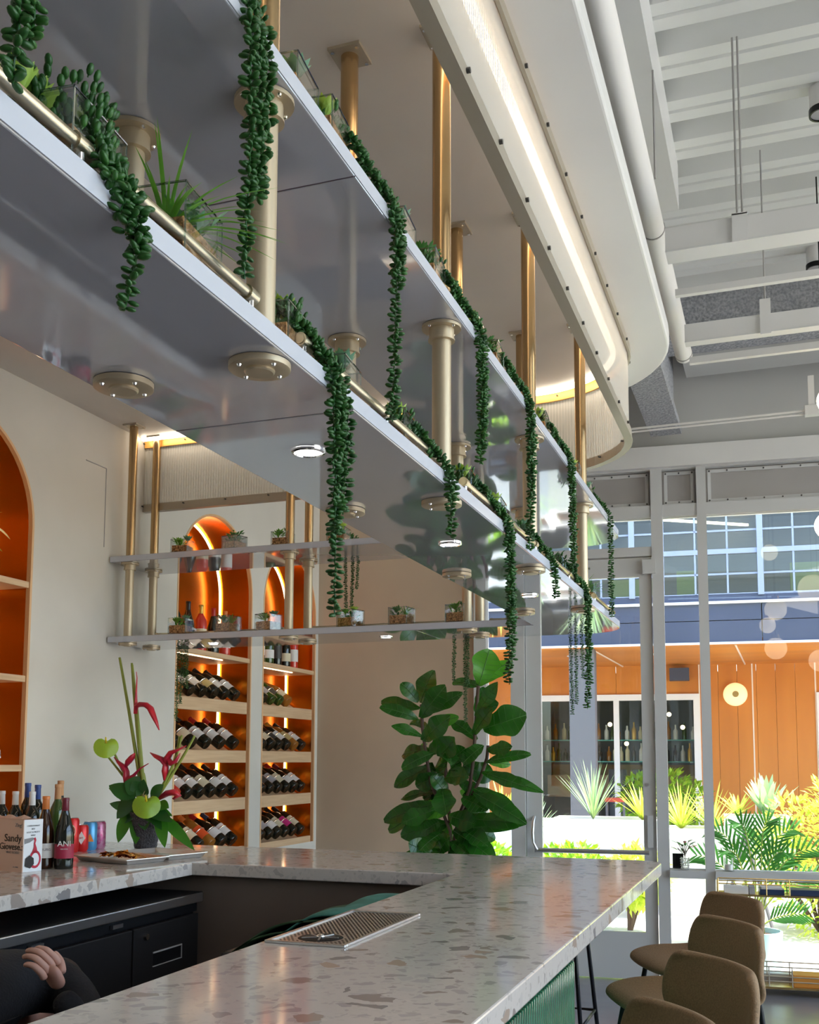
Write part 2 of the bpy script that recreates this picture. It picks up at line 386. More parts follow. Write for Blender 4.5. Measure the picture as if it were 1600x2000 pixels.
# fluted band hung under the ceiling
BX, BY, BR = -.575, 4.85, .50
band_path = [(XL + .005, BY)] + [(-2.6, BY), (-1.9, BY)] + arc(BX - BR, BY - BR, BR, 90, 0, 12) + [(BX, y) for y in (3.6, 2.4, 1.2, 0, -1.5, -3)]
def strip(mb, path, off, th, z0, z1):
    """vertical ribbon along a plan path, off = shift to the left of travel"""
    n = len(path); L = []; Rr = []
    for i in range(n):
        a, b = Vector(path[max(i - 1, 0)]), Vector(path[min(i + 1, n - 1)]); t = (b - a).normalized(); nn = Vector((-t.y, t.x)); p = Vector(path[i])
        L.append(p + nn * (off + th / 2)); Rr.append(p + nn * (off - th / 2))
    for i in range(n - 1):
        vs = [(*L[i], z0), (*L[i + 1], z0), (*Rr[i + 1], z0), (*Rr[i], z0), (*L[i], z1), (*L[i + 1], z1), (*Rr[i + 1], z1), (*Rr[i], z1)]
        fs = [(0, 1, 2, 3), (4, 7, 6, 5), (0, 4, 5, 1), (3, 2, 6, 7)]
        if i == 0: fs.append((0, 3, 7, 4))
        if i == n - 2: fs.append((1, 5, 6, 2))
        mb.add(vs, fs)
    return mb
band = thing('fluted_light_band', 'translucent fluted band with a lit strip hung from the ceiling around the bar', 'light band', (-.6, 4.0, 3.28))
strip(MB(), band_path, 0, .006, 2.885, 3.272).build('fluted_panel', 'polycarbonate', band)
def resample(path, step):
    out = []; acc = 0
    for a, b in zip(path, path[1:]):
        a, b = Vector(a), Vector(b); L = (b - a).length; t = acc
        while t < L: out.append((a + (b - a) * (t / L), (b - a).normalized())); t += step
        acc = t - L
    return out
rb = MB()
for p, t in resample(band_path, .0155):
    nn = Vector((-t.y, t.x)); c = Vector((p.x, p.y, 3.078))
    rb.obox(c, Vector((t.x, t.y, 0)) * .0016, Vector((nn.x, nn.y, 0)) * .0034 * (.22 if abs(t.y) > .8 else 1), Vector((0, 0, .193)))
stuff(rb.build('flutes', 'polycarbonate_rib', band))
tb = strip(MB(), band_path, .008, .012, 2.866, 2.905); strip(tb, band_path, -.008, .012, 2.866, 2.905); strip(tb, band_path, 0, .034, 2.862, 2.872)
tb.build('lower_trim', 'trim_taupe', band)
strip(MB(), band_path, .010, .010, 3.238, 3.272).build('upper_trim', 'trim_taupe', band)
strip(MB(), band_path, -.012, .010, 3.225, 3.268).build('inner_trim', 'trim_orange', band)
led_path = [(XL + .02, BY - .06), (-2.6, BY - .06), (-1.9, BY - .06)] + arc(BX - BR, BY - BR, BR - .06, 90, 0, 12) + [(BX - .06, y) for y in (3.6, 2.4, 1.2, 0, -1.5, -3)]
strip(MB(), led_path, 0, .020, 3.252, 3.273).build('led_strip', 'led_warm', band)
for i, (p, t) in enumerate(resample(band_path, .26)):
    if p.y < -.2: break
    nn = Vector((-t.y, t.x, 0))
    for z in (2.893, 3.25):
        c = Vector((p.x, p.y, z)); MB().tube([c + nn * .014, c + nn * .022], .006, 8).build('screw', 'bolt', band); MB().tube([c - nn * .014, c - nn * .026], .004, 6).build('screw', 'bolt', band)
# ------------------------------------------------------------------ glazed storefront
MULL = ((-.80, -.71), (-.53, -.43), (.475, .554), (.788, .852), (2.60, 2.67), (4.4, 4.47), (6.2, 6.27))
def window(name, s0, s1, sill, frames, label=None):
    f = MB()
    for z0_, z1_ in frames: wbox(f, s0, s1, -.05, .05, z0_, z1_)
    o = struct(name, f, 'frame_grey')
    return o
def pane(par, s0, s1, z0_, z1_): return wbox(MB(), s0, s1, .012, .018, z0_, z1_).build('pane', 'window_glass', par)
def infill(par, s0, s1):
    wbox(MB(), s0, s1, .005, .025, 3.292, 3.54).build('infill_panel', 'panel_grey', par)
    fr = MB(); t = .022
    wbox(fr, s0 + .015, s1 - .015, -.006, .005, 3.300, 3.300 + t); wbox(fr, s0 + .015, s1 - .015, -.006, .005, 3.532 - t, 3.532)
    wbox(fr, s0 + .015, s0 + .015 + t, -.006, .005, 3.300 + t, 3.532 - t); wbox(fr, s1 - .015 - t, s1 - .015, -.006, .005, 3.300 + t, 3.532 - t)
    fr = fr.build('panel_frame', 'frame_grey', par)
    n = max(2, int((s1 - s0) / .12))
    for i in range(n + 1):
        s = s0 + .026 + (s1 - s0 - .052) * i / n
        for z in (3.311, 3.521):
            c = wp(s, -.006, z); MB().tube([c, c - WN * .006], .006, 8).build('bolt', 'bolt', fr)
posts = MB()
for a, b in MULL: wbox(posts, a, b, -.06, .06, 0, 3.55)
struct('trim_mullions', posts, 'frame_grey')
tops = ((3.205, 3.29), (3.542, 3.56))
w1 = window('window_1', -.71, -.53, 0, tops + ((0, .12),)); pane(w1, -.71, -.53, .12, 3.205); infill(w1, -.71, -.53)
w2 = window('window_2', .554, .788, 0, tops + ((0, .10), (.704, .760))); pane(w2, .554, .788, .10, .704); pane(w2, .554, .788, .76, 3.205); infill(w2, .554, .788)
w3 = window('window_3', .852, 2.60, 0, tops + ((0, .10), (.704, .760))); pane(w3, .852, 2.60, .10, .704); pane(w3, .852, 2.60, .76, 3.205); infill(w3, .852, 2.60)
w4 = window('window_4', 2.67, 6.2, 0, tops + ((0, .10), (.704, .760))); pane(w4, 2.67, 4.4, .76, 3.205); pane(w4, 4.47, 6.2, .76, 3.205); pane(w4, 2.67, 4.4, .1, .704); pane(w4, 4.47, 6.2, .1, .704); infill(w4, 2.67, 4.4)
w6 = window('window_6', -.43, .475, 0, tops + ((2.930, 2.995),)); pane(w6, -.43, .475, 2.995, 3.205); infill(w6, -.43, .475)
# glass door with push bar
dr = MB(); L, Rr = -.425, .470
wbox(dr, L, L + .108, -.03, .03, .012, 2.92); wbox(dr, Rr - .085, Rr, -.03, .03, .012, 2.92); wbox(dr, L + .108, Rr - .085, -.03, .03, 2.79, 2.92); wbox(dr, L + .108, Rr - .085, -.03, .03, .012, .325)
door = struct('door_1', dr, 'frame_grey'); wbox(MB(), L + .108, Rr - .085, -.004, .004, .325, 2.79).build('pane', 'window_glass', door)
MB().tube([wp(L + .06, -.075, .868), wp(Rr - .05, -.075, .868)], .016, 12).build('push_bar', 'steel', door, 40)
MB().tube([wp(L + .055, -.036, 1.10), wp(L + .05, -.065, 1.06), wp(L + .045, -.07, .99), wp(L + .05, -.085, .92), wp(L + .075, -.085, .875), wp(L + .085, -.07, .868)], [.010, .012, .013, .012, .013, .012], 10).build('pull_handle', 'steel', door, 40)
wbox(MB(), Rr - .06, Rr - .02, -.05, -.031, .90, 1.12).build('bar_bracket', 'frame_grey', door)
for z in (1.33, 1.00): MB().tube([wp(Rr - .055, -.031, z), wp(Rr - .055, -.04, z)], .012, 10).build('lock_cylinder', 'steel', door)
wbox(MB(), Rr - .06, Rr + .03, -.075, -.031, 2.80, 2.90).build('door_closer', 'frame_grey', door)
MB().tube([wp(-.30, -.06, 2.86), wp(.05, -.10, 2.85)], .010, 8).build('closer_arm', 'steel', door)

# ------------------------------------------------------------------ hanging shelves
XI, XO, YF, YB, YE = -1.035, -.68, 4.545, 4.94, 4.94
def shelf(name, z0_, label):
    t = thing(name, label, 'shelf', (-.86, 3.0, z0_))
    z1_ = z0_ + .032
    MB().prism([(XI, -.9), (XO, -.9), (XO, 1.607), (XI, 1.607)], z0_, z1_, .002).build('shelf_panel', 'shelf_shaded', t)
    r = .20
    MB().prism([(XI, 1.610), (XO, 1.610)] + arc(XO - r, YE - r, r, 0, 90, 12) + [(-1.592, YB), (-1.592, YF), (XI, YF)], z0_, z1_, .002).build('shelf_panel', 'shelf_shaded', t)
    MB().prism([(-3.30, YF), (-1.595, YF), (-1.595, YB), (-3.30, YB)], z0_, z1_, .002).build('shelf_panel', 'shelf_shaded', t)
    eb = MB(); op = [(XO, -.9), (XO, 1.6)] + [(XO, 3.0)] + arc(XO - r, YE - r, r, 0, 90, 12)
    strip(eb, op, -.0012, .0016, z0_ + .002, z1_ - .002); eb.build('edge_lit_strip', 'edge_lit', t)  # added strip that carries the painted daylight along the shelf edge
    strip(MB(), [(-3.30, YF - .0012), (-1.6, YF - .0012), (XI - .001, YF - .0012)], 0, .0016, z0_ + .002, z1_ - .002).build('edge_lit_strip', 'edge_lit', t)
    sm = MB().box(XI + .004, XO - .004, 1.607, 1.610, z0_ + .001, z1_ - .001); sm.box(-1.595, -1.592, YF + .004, YB - .004, z0_ + .001, z1_ - .001)
    sm.build('seam', 'shelf_seam', t)
    return t
ZL, ZU = 2.10, 2.525
shelf('hanging_shelf', ZL, 'lower white gloss shelf hung on brass poles over the bar')
shelf('hanging_shelf', ZU, 'upper white gloss shelf hung above the other shelf on brass poles')
def pole(x, y, label):
    t = thing('shelf_pole', label, 'pole', (x, y, ZL), 0, 'brass poles carrying the shelves')
    MB().box(x - .043, x + .043, y - .043, y + .043, 3.266, 3.274).build('ceiling_plate', 'trim_taupe', t)
    for i, j in ((1, 1), (1, -1), (-1, 1), (-1, -1)): MB().cyl((x + i * .033, y + j * .033), .005, 3.262, 3.266, 8).build('screw', 'chrome', t)
    MB().cyl((x, y), .0225, ZU + .032, 3.266, 20).build('upper_tube', 'bronze_tube', t, 40)
    MB().cyl((x, y), .0225, ZL + .032, ZU - .036, 20).build('lower_tube', 'champagne', t, 40)
    c = MB().lathe([(.047, ZU - .001), (.047, ZU - .008), (.030, ZU - .008), (.030, ZU - .032), (.032, ZU - .033), (.032, ZU - .037), (.0225, ZU - .037)], (x, y), 28).build('upper_flange', 'champagne', t, 35)
    for k in range(4):
        a = pi / 4 + k * pi / 2 + .3; MB().ball((x + .040 * cos(a), y + .040 * sin(a), ZU - .009), .004, 8, 4).build('screw', 'chrome', c)
    c = MB().lathe([(.0475, ZL - .001), (.0475, ZL - .010), (.046, ZL - .011), (.0235, ZL - .011), (.0235, ZL - .014), (.021, ZL - .016), (0, ZL - .016)], (x, y), 28).build('lower_flange', 'champagne', t, 35)
    for k in range(4):
        a = pi / 4 + k * pi / 2 + .3; MB().ball((x + .037 * cos(a), y + .037 * sin(a), ZL - .011), .004, 8, 4).build('screw', 'chrome', c)
    return t
ordn = ('nearest', 'second nearest', 'third nearest', 'farthest')
for i, y in enumerate((1.365, 2.268, 3.185, 4.11)):
    pole(-.732, y, ordn[i] + ' shelf pole in the row along the outer shelf edge')
    pole(-.976, y, ordn[i] + ' shelf pole in the row along the inner shelf edge')
for i, (x, nm) in enumerate(((-3.215, 'left'), (-2.28, 'middle'), (-1.36, 'right'))):
    pole(x, 4.60, 'front brass pole of the %s pair over the back counter' % nm)
    pole(x, 4.82, 'rear brass pole of the %s pair over the back counter' % nm)
# gallery rails on the lower shelf
def rail(name, a, b, r, label):
    a, b = Vector(a), Vector(b); t = thing(name, label, 'rail', (a.x, a.y, ZL + .032)); d = (b - a).normalized()
    MB().tube([a, b], r, 12).build('rod', 'rail_metal', t, 40)
    L = (b - a).length; n = max(1, round(L / .42))
    for k in range(n + 1):
        p = a + d * (r * 1.6 + (L - r * 3.2) * k / n)
        MB().tube([p - d * r * 1.4, p + d * r * 1.4], r * 1.35, 12).build('fitting', 'rail_metal', t, 40)
        MB().cyl((p.x, p.y), r * .8, ZL + .0322, p.z - r, 10).build('post', 'chrome', t, 40)
ZR = ZL + .032 + .031
rail('gallery_rail', (-.70, .10, ZR), (-.70, 1.285, ZR), .0085, 'nearest stretch of brass gallery rail on the lower shelf edge')
rail('gallery_rail', (-.70, 1.435, ZR), (-.70, 2.20, ZR), .0085, 'second nearest stretch of brass gallery rail on the lower shelf edge')
rail('gallery_rail', (-.70, 2.335, ZR), (-.70, 3.12, ZR), .0085, 'third stretch of brass gallery rail on the lower shelf edge')
rail('gallery_rail', (-.70, 3.25, ZR), (-.70, 4.04, ZR), .0085, 'fourth stretch of brass gallery rail on the lower shelf edge')
rail('gallery_rail', (-.70, 4.18, ZR), (-.70, 4.70, ZR), .0085, 'farthest stretch of brass gallery rail on the lower shelf edge')
for i, (a, b) in enumerate(((-3.12, -2.36), (-2.20, -1.44), (-1.28, -1.06))):
    rail('gallery_rail', (a, 4.71, ZL + .057), (b, 4.71, ZL + .057), .0055, '%s thin rail along the back counter shelf' % ('left', 'middle', 'right')[i])
def downlight(x, y, label):
    t = thing('downlight', label, 'light', (x, y, ZL), 0, 'round downlights under the lower shelf')
    MB().lathe([(.033, ZL - .0005), (.033, ZL - .004), (.028, ZL - .006), (.027, ZL - .003)], (x, y), 28).build('ring', 'chrome', t, 40)
    MB().lathe([(0, ZL - .003), (.027, ZL - .003)], (x, y), 28).build('lens', 'downlight', t)
for i, y in enumerate((1.80, 2.725, 3.70)): downlight(-.855, y, '%s round downlight under the long lower shelf' % ('nearest', 'middle', 'farthest')[i])
for i, x in enumerate((-2.79, -1.82)): downlight(x, 4.75, '%s round downlight under the back counter shelf' % ('left', 'right')[i])
# ------------------------------------------------------------------ bar
CT = 1.07; CO, CI = -.488, -1.172; CYI, CYF = 3.80, 4.60; CL = -2.31
t = thing('bar_counter', 'u-shaped grey terrazzo bar counter with rounded outer corner', 'counter', (-.83, 3, CT))
out = [(CO, -1.2)] + arc(CO - .10, CYF - .10, .10, 0, 90, 8)
MB().prism([(CI, -1.2)] + out + [(XL + .004, CYF), (XL + .004, -1.2), (CL, -1.2), (CL, CYI), (CI, CYI)], CT - .05, CT, .004, 2).build('counter_slab', 'terrazzo', t)
# carcass of the bar: guest side clad with green finger tiles
t = thing('bar_cladding', 'bar carcass clad in glossy green finger tiles under terrazzo counter', 'bar', (-.8, 3, 0))
MB().box(-1.10, -.765, -1.2, 3.93, .0, CT - .056).build('carcass', 'brown_panel', t)
MB().box(-3.27, -1.10, 3.84, 4.45, .0, CT - .056).build('carcass', 'brown_panel', t)
tile = MB().bbox(-.008, .008, -.0135, .0135, -.125, .125, .006, 2); proto = None; nt_ = 0
for r in range(4):
    z = CT - .056 - .128 - r * .254
    y = 3.918
    while y > 1.6:
        if nt_ < 300 and r < 2 or (nt_ < 300):
            if proto is None: proto = tile.build('tile', 'green_tile', None, 30); proto.parent = t; proto.location = Vector((-.757, y, z)) - t.location
            else:
                o = proto.copy(); COL.objects.link(o); o.location = Vector((-.757, y, z)) - t.location
            nt_ += 1
        y -= .031
rest = MB(); k = 0
for r in range(4):
    z = CT - .056 - .128 - r * .254; y = 3.918
    while y > 1.6:
        k += 1
        if k > 300: rest.box(-.765, -.751, y - .0135, y + .0135, z - .125, z + .125)
        y -= .031
stuff(rest.build('tile_rows', 'green_tile', t))
# bottle cooler under the back-bar counter
FX = -2.265
t = thing('bottle_cooler', 'black two-door under-counter cooler with steel top edge', 'cooler', (FX, 3, 0))
MB().box(-2.95, FX - .03, 1.2, 3.79, .06, .915).build('body', 'black_vinyl', t)
MB().bbox(-2.96, FX + .012, 1.2, 3.80, .918, .955, .004).build('steel_top', 'steel', t)
MB().box(-2.955, FX + .008, 1.2, 3.80, .9555, .957).build('top_mat', 'black_vinyl', t)
MB().box(-2.95, FX - .012, 1.2, 3.79, .880, .917).build('vent_rail', 'black_vinyl', t)
for y0_, y1_ in ((3.335, 3.785), (2.30, 3.325), (1.25, 2.29)):
    d = MB().bbox(FX - .028, FX, y0_, y1_, .10, .872, .004).build('cooler_door', 'fridge_grey', t)
    c = (y0_ + y1_) / 2 + (.08 if y1_ < 3.4 else 0)
    h = MB(); h.box(FX, FX + .004, c - .10, c + .10, .765, .770); h.box(FX, FX + .004, c - .10, c + .10, .715, .718); h.box(FX, FX + .004, c + .097, c + .10, .718, .765)
    h.build('recessed_handle', 'panel_grey', d)
    MB().box(FX, FX + .0008, c - .095, c + .095, .72, .762).build('handle_recess', 'black_vinyl', d)
for y in (2.35, 2.80, 3.23): MB().box(FX - .010, FX + .004, y - .03, y + .03, .892, .906).build('hinge', 'steel', t)
m = MB().tube([(FX, 3.41, .835), (FX + .010, 3.41, .835)], .011, 14).build('lock', 'chrome', t, 40)
# drip tray let into the counter
t = thing('drip_tray', 'stainless drip tray with perforated plate and rinser set in counter', 'drip tray', (-1.055, 2.49, CT))
x0, x1, y0, y1 = -1.158, -.952, 2.232, 2.762
fr = MB(); fr.bbox(x0, x1, y0, y0 + .012, CT, CT + .007, .002); fr.bbox(x0, x1, y1 - .012, y1, CT, CT + .007, .002); fr.bbox(x0, x0 + .012, y0 + .012, y1 - .012, CT, CT + .007, .002); fr.bbox(x1 - .012, x1, y0 + .012, y1 - .012, CT, CT + .007, .002)
fr.build('frame', 'steel', t)
MB().box(x0 + .012, x1 - .012, y0 + .012, y1 - .012, CT + .0002, CT + .003).build('perforated_plate', 'steel', t)
hl = MB(); y = y0 + .022; k = 0
while y < y1 - .018:
    x = x0 + .022 + (.0055 if k % 2 else 0)
    while x < x1 - .018:
        if (x + 1.055) ** 2 + (y - 2.325) ** 2 > .062 ** 2: hl.lathe([(0, CT + .0034), (.0034, CT + .0034)], (x, y), 6)
        x += .011
    y += .0096; k += 1
stuff(hl.build('holes', 'black_vinyl', t))
MB().lathe([(0, CT + .0045), (.052, CT + .0045), (.055, CT + .003), (.055, CT + .001)], (-1.055, 2.325), 32).build('rinser_plate', 'black_vinyl', t, 40)
MB().ball((-1.055, 2.325, CT + .006), .011, 12, 6, (1, 1, .6)).build('rinser_jet', 'chrome', t, True)
sp = MB()
for k in range(5): sp.obox((-1.055 + .028 * cos(k * 1.2566), 2.325 + .028 * sin(k * 1.2566), CT + .0055), Vector((cos(k * 1.2566), sin(k * 1.2566), 0)) * .018, Vector((-sin(k * 1.2566), cos(k * 1.2566), 0)) * .002, (0, 0, .001))
sp.build('rinser_star', 'steel', t)
# ------------------------------------------------------------------ arched niches with wine
def arch_path(nic, off=0, zb=NB, n=26):
    y0, y1, sp, ap = nic; cy, r, h = (y0 + y1) / 2, (y1 - y0) / 2 - off, ap - sp - off
    return [(cy - r, zb)] + [(cy + r * cos(pi - pi * i / n), sp + h * sin(pi - pi * i / n)) for i in range(n + 1)] + [(cy + r, zb)]
def ribbon(path, xa, xb, mb):
    n = len(path); vs = [(xa, *p) for p in path] + [(xb, *p) for p in path]
    return mb.add(vs, [(i, i + 1, n + i + 1, n + i) for i in range(n - 1)])
ND = .305
def niche(nic, label, shelves, wine=True):
    y0, y1, sp, ap = nic; cy = (y0 + y1) / 2
    t = thing('wall_niche', label, 'niche', (XL, cy, NB), 0, 'arched niches in the back-bar wall')
    p = arch_path(nic, .0); n = len(p)
    MB().add([(XL - ND, *q) for q in p], [tuple(range(n))]).build('back_panel', 'niche_brass', t)
    ribbon(p, XL - ND, XL, MB()).build('lining', 'niche_brass', t, True)
    MB().add([(XL - ND, y0, NB), (XL, y0, NB), (XL, y1, NB), (XL - ND, y1, NB)], [(0, 1, 2, 3)]).build('base_board', 'plywood', t)
    q = arch_path(nic, .014); a = arch_path(nic, 0)
    e = MB(); k = len(a); e.add([(XL + .003, *v) for v in a] + [(XL + .003, *v) for v in q], [(i, i + 1, k + i + 1, k + i) for i in range(k - 1)])
    ribbon(q, XL + .003, XL - .02, e); ribbon(a, XL - .001, XL + .003, e)
    e.build('edge_trim', 'ply_edge', t)
    lp = arch_path(nic, .010, NB + .02)
    MB().tube([(XL - ND + .065, *v) for v in lp], .0075, 6).build('led_strip', 'led_niche', t)
    for i, z in enumerate(shelves):
        if wine and i > 0:
            s = MB().bbox(XL - .024, XL - .002, y0 + .016, y1 - .045, z - .078, z, .002).build('shelf_rail', 'plywood', t)
            MB().obox((XL - .165, (y0 + y1 - .03) / 2, z + .015), (.118, 0, -.075), (0, (y1 - y0) / 2 - .032, 0), (.0035, 0, .0055)).build('slanted_board', 'plywood', s)
        else:
            MB().bbox(XL - ND + .002, XL - .002, y0 + .016, y1 - .016, z - .030, z, .002).build('shelf_board', 'plywood', t)
    if wine:
        MB().box(XL - .052, XL - .044, y0 + .02, y1 - .30, shelves[0] - .036, shelves[0] - .031).build('led_strip', 'led_niche', t)
    return t
WS = (2.16, 1.868, 1.552, 1.25, .935)
niche(NICHES[1], 'arched wine niche left of the narrow white pier', WS)
niche(NICHES[2], 'arched wine niche right of the narrow white pier', WS)
niche(NICHES[0], 'arched niche with glassware at the far left of the wall', (2.325, 1.882, 1.468), False)
# bottles
mat('glass_dark', (.010, .012, .008), .06, 0, .6); mat('glass_green', (.035, .075, .012), .06, 0, .6)
mat('glass_rose', (.62, .05, .03), .08, 0, .6); mat('glass_amber', (.34, .13, .02), .08, 0, .6); mat('glass_brown', (.035, .012, .005), .07, 0, .6)
mat('label_white', (.80, .78, .74), .6); mat('label_cream', (.74, .66, .46), .6); mat('label_grey', (.42, .41, .42), .6); mat('label_pink', (.62, .03, .22), .5)
mat('label_orange', (.80, .10, .02), .5); mat('label_gold', (.58, .46, .20), .45); mat('label_dark', (.06, .055, .05), .5); mat('label_maroon', (.40, .02, .06), .5)
mat('cap_black', (.015, .013, .015), .35); mat('cap_red', (.45, .02, .02), .35); mat('cap_gold', (.65, .40, .08), .3, .5); mat('cap_wine', (.16, .012, .03), .35)
mat('cap_white', (.80, .78, .76), .4); mat('cap_blue', (.04, .09, .32), .4); mat('cap_orange', (.72, .22, .05), .4); mat('cork', (.58, .30, .14), .8); mat('cap_navy', (.03, .05, .12), .35)
mat('wire', (.95, .85, .7), .15, .9)
def bottle(kind='bordeaux', capname='capsule', h=1.0, lab=(.055, .145)):
    """upright bottle at the origin: Empty > body, label, capsule"""
    t = thing('wine_bottle', '', 'bottle')
    if kind == 'bordeaux': pr = [(0, .004), (.022, .002), (.034, 0), (.037, .004), (.0375, .02), (.0375, .185), (.035, .203), (.026, .220), (.0165, .236), (.0145, .25), (.0135, .285), (.0150, .286), (.0150, .296), (.0135, .297), (0, .297)]
    else: pr = [(0, .004), (.026, .002), (.038, 0), (.041, .004), (.0415, .02), (.0415, .135), (.039, .160), (.031, .190), (.021, .222), (.0155, .245), (.0138, .285), (.0155, .286), (.0155, .296), (.0138, .297), (0, .297)]
    MB().lathe(pr, (0, 0), 18).build('body', 'glass_dark', t, 50)
    r = pr[4][0] + .0006
    vs = []; fs = []
    for i in range(15):
        a = -1.9 + 3.8 * i / 14; vs += [(r * cos(a), r * sin(a), lab[0]), (r * cos(a), r * sin(a), lab[1])]
        if i: fs.append((2 * i - 2, 2 * i, 2 * i + 1, 2 * i - 1))
    MB().add(vs, fs).build('label', 'label_white', t, True)
    MB().lathe([(.0148, .240), (.0158, .242), (.0146, .2845), (.0160, .2855), (.0160, .297), (.0145, .2985), (0, .2985)], (0, 0), 16).build('capsule', 'cap_black', t, 50)
    return t
B0 = bottle('bordeaux'); B1 = bottle('burgundy', lab=(.045, .105))
used_b = []
def put_bottle(proto, mtx, label, group, mats):
    o = dup(proto, (0, 0, 0), None, label, group, mats); o.matrix_world = mtx; used_b.append(o); return o
lie = lambda x, y, z, roll=0: Matrix.Translation((x, y, z)) @ frame3((0, 0, 0), (.57, 0, .82), (0, 1, 0)).to_4x4() @ Matrix.Rotation(roll, 4, 'Z')
RW = (0, 'uppermost', 'upper middle', 'lower middle', 'lowest')
ordw = ('first', 'second', 'third', 'fourth', 'fifth', 'sixth', 'seventh')
LABN = {'label_white': 'white label', 'label_cream': 'cream label', 'label_grey': 'grey label', 'label_pink': 'magenta label', 'label_orange': 'orange label', 'label_gold': 'gold label', 'label_dark': 'dark label', 'label_maroon': 'maroon label'}
W_, C_, G_, P_, O_, D_, L_ = 'label_white', 'label_cream', 'label_grey', 'label_pink', 'label_orange', 'label_dark', 'label_gold'
rows = {('left', 1): [('glass_amber', L_, 'cap_gold'), ('glass_dark', W_, 'cap_wine'), ('glass_dark', W_, 'cap_black'), ('glass_dark', L_, 'cap_black'), ('glass_dark', W_, 'cap_black'), ('glass_dark', W_, 'cap_black')],
        ('left', 2): [('glass_dark', W_, 'cap_red'), ('glass_dark', C_, 'cap_red'), ('glass_dark', W_, 'cap_black'), ('glass_dark', W_, 'cap_red'), ('glass_dark', W_, 'cap_red')],
        ('left', 3): [('glass_rose', O_, 'cap_red'), ('glass_dark', W_, 'cap_black'), ('glass_dark', W_, 'cap_wine'), ('glass_dark', C_, 'cap_black'), ('glass_dark', W_, 'cap_black'), ('glass_dark', W_, 'cap_black')],
        ('left', 4): [('glass_dark', C_, 'cap_black'), ('glass_amber', O_, 'cap_orange'), ('glass_dark', W_, 'cap_red'), ('glass_dark', W_, 'cap_navy')],
        ('right', 1): [('glass_dark', D_, 'cap_red'), ('glass_green', G_, 'cap_red'), ('glass_green', D_, 'cap_gold'), ('glass_amber', C_, 'cap_gold')],
        ('right', 2): [('glass_dark', C_, 'cap_black'), ('glass_dark', C_, 'cap_black'), ('glass_dark', D_, 'cap_gold'), ('glass_dark', W_, 'cap_black'), ('glass_amber', L_, 'cap_gold'), ('glass_dark', W_, 'cap_black')],
        ('right', 3): [('glass_dark', D_, 'cap_wine'), ('glass_dark', D_, 'cap_black'), ('glass_dark', G_, 'cap_red'), ('glass_dark', C_, 'cap_black'), ('glass_dark', W_, 'cap_red'), ('glass_dark', W_, 'cap_wine')],
        ('right', 4): [('glass_dark', D_, 'cap_black'), ('glass_dark', G_, 'cap_black'), ('glass_dark', W_, 'cap_black'), ('glass_dark', C_, 'cap_wine'), ('glass_dark', P_, 'cap_black'), ('glass_dark', C_, 'cap_black')]}
for (side, r), lst in rows.items():
    nic = NICHES[1] if side == 'left' else NICHES[2]; z = WS[r]; n = len(lst)
    ys = [nic[0] + .10 + (nic[1] - nic[0] - .23) * (i + (6 - n) * (1 if side == 'left' and r == 4 else 0)) / 5 if n != 5 else nic[0] + .09 + (nic[1] - nic[0] - .22) * i / 4 for i in range(n)]
    for i, (gm, lm, cm) in enumerate(lst):
        pb = B1 if (i * 3 + r) % 5 == 0 else B0
        o = put_bottle(pb, lie(XL - .036, ys[i], z + .036, rnd.uniform(-.25, .25)), '%s bottle from left with %s and %s capsule, %s rack, %s niche' % (ordw[i], LABN[lm], cm[4:], RW[r], side), 'wine bottles lying on the niche racks', {'body': gm, 'label': lm, 'capsule': cm})
        o.matrix_world = o.matrix_world @ Matrix.Diagonal((1.08, 1.08, .98, 1))
        # wire loop that keeps the bottle on its board
        c = Vector((XL - .128, ys[i], z + .098)); ax = Vector((-.57 * 1.0, 0, .0)); mt = frame3(c, (0, 1, 0), (.57, 0, .82))
        lp = MB().tube([mt @ Vector((.046 * cos(pi * k / 10), .046 * sin(pi * k / 10), 0)) for k in range(11)], .0034, 6).build('bottle_loop', 'wire', None)
        lp['label'] = 'wire loop around the %s bottle on the %s rack of the %s niche' % (ordw[i], RW[r], side); lp['category'] = 'bottle loop'; lp['group'] = 'wire loops on the racks'
std = {'left': [('glass_dark', D_, 'cap_black'), ('glass_brown', D_, 'cap_black'), ('glass_rose', C_, 'cap_gold'), ('glass_dark', W_, 'cap_red'), ('glass_rose', W_, 'cap_orange')],
       'right': [('glass_dark', W_, 'cap_black'), ('glass_green', W_, 'cap_black'), ('glass_dark', D_, 'cap_gold'), ('glass_dark', C_, 'cap_black'), ('glass_rose', W_, 'cap_red')]}
for side, lst in std.items():
    nic = NICHES[1] if side == 'left' else NICHES[2]
    for i, (gm, lm, cm) in enumerate(lst):
        y = nic[0] + .12 + (nic[1] - nic[0] - .32) * i / 4
        o = put_bottle(B1 if i % 2 else B0, Matrix.Translation((XL - .09, y, WS[0])) @ Matrix.Rotation(-.5, 4, 'Z'), '%s standing bottle from left, %s, top shelf of the %s niche' % (ordw[i], LABN[lm], side), 'wine bottles standing on the niche top shelves', {'body': gm, 'label': lm, 'capsule': cm})
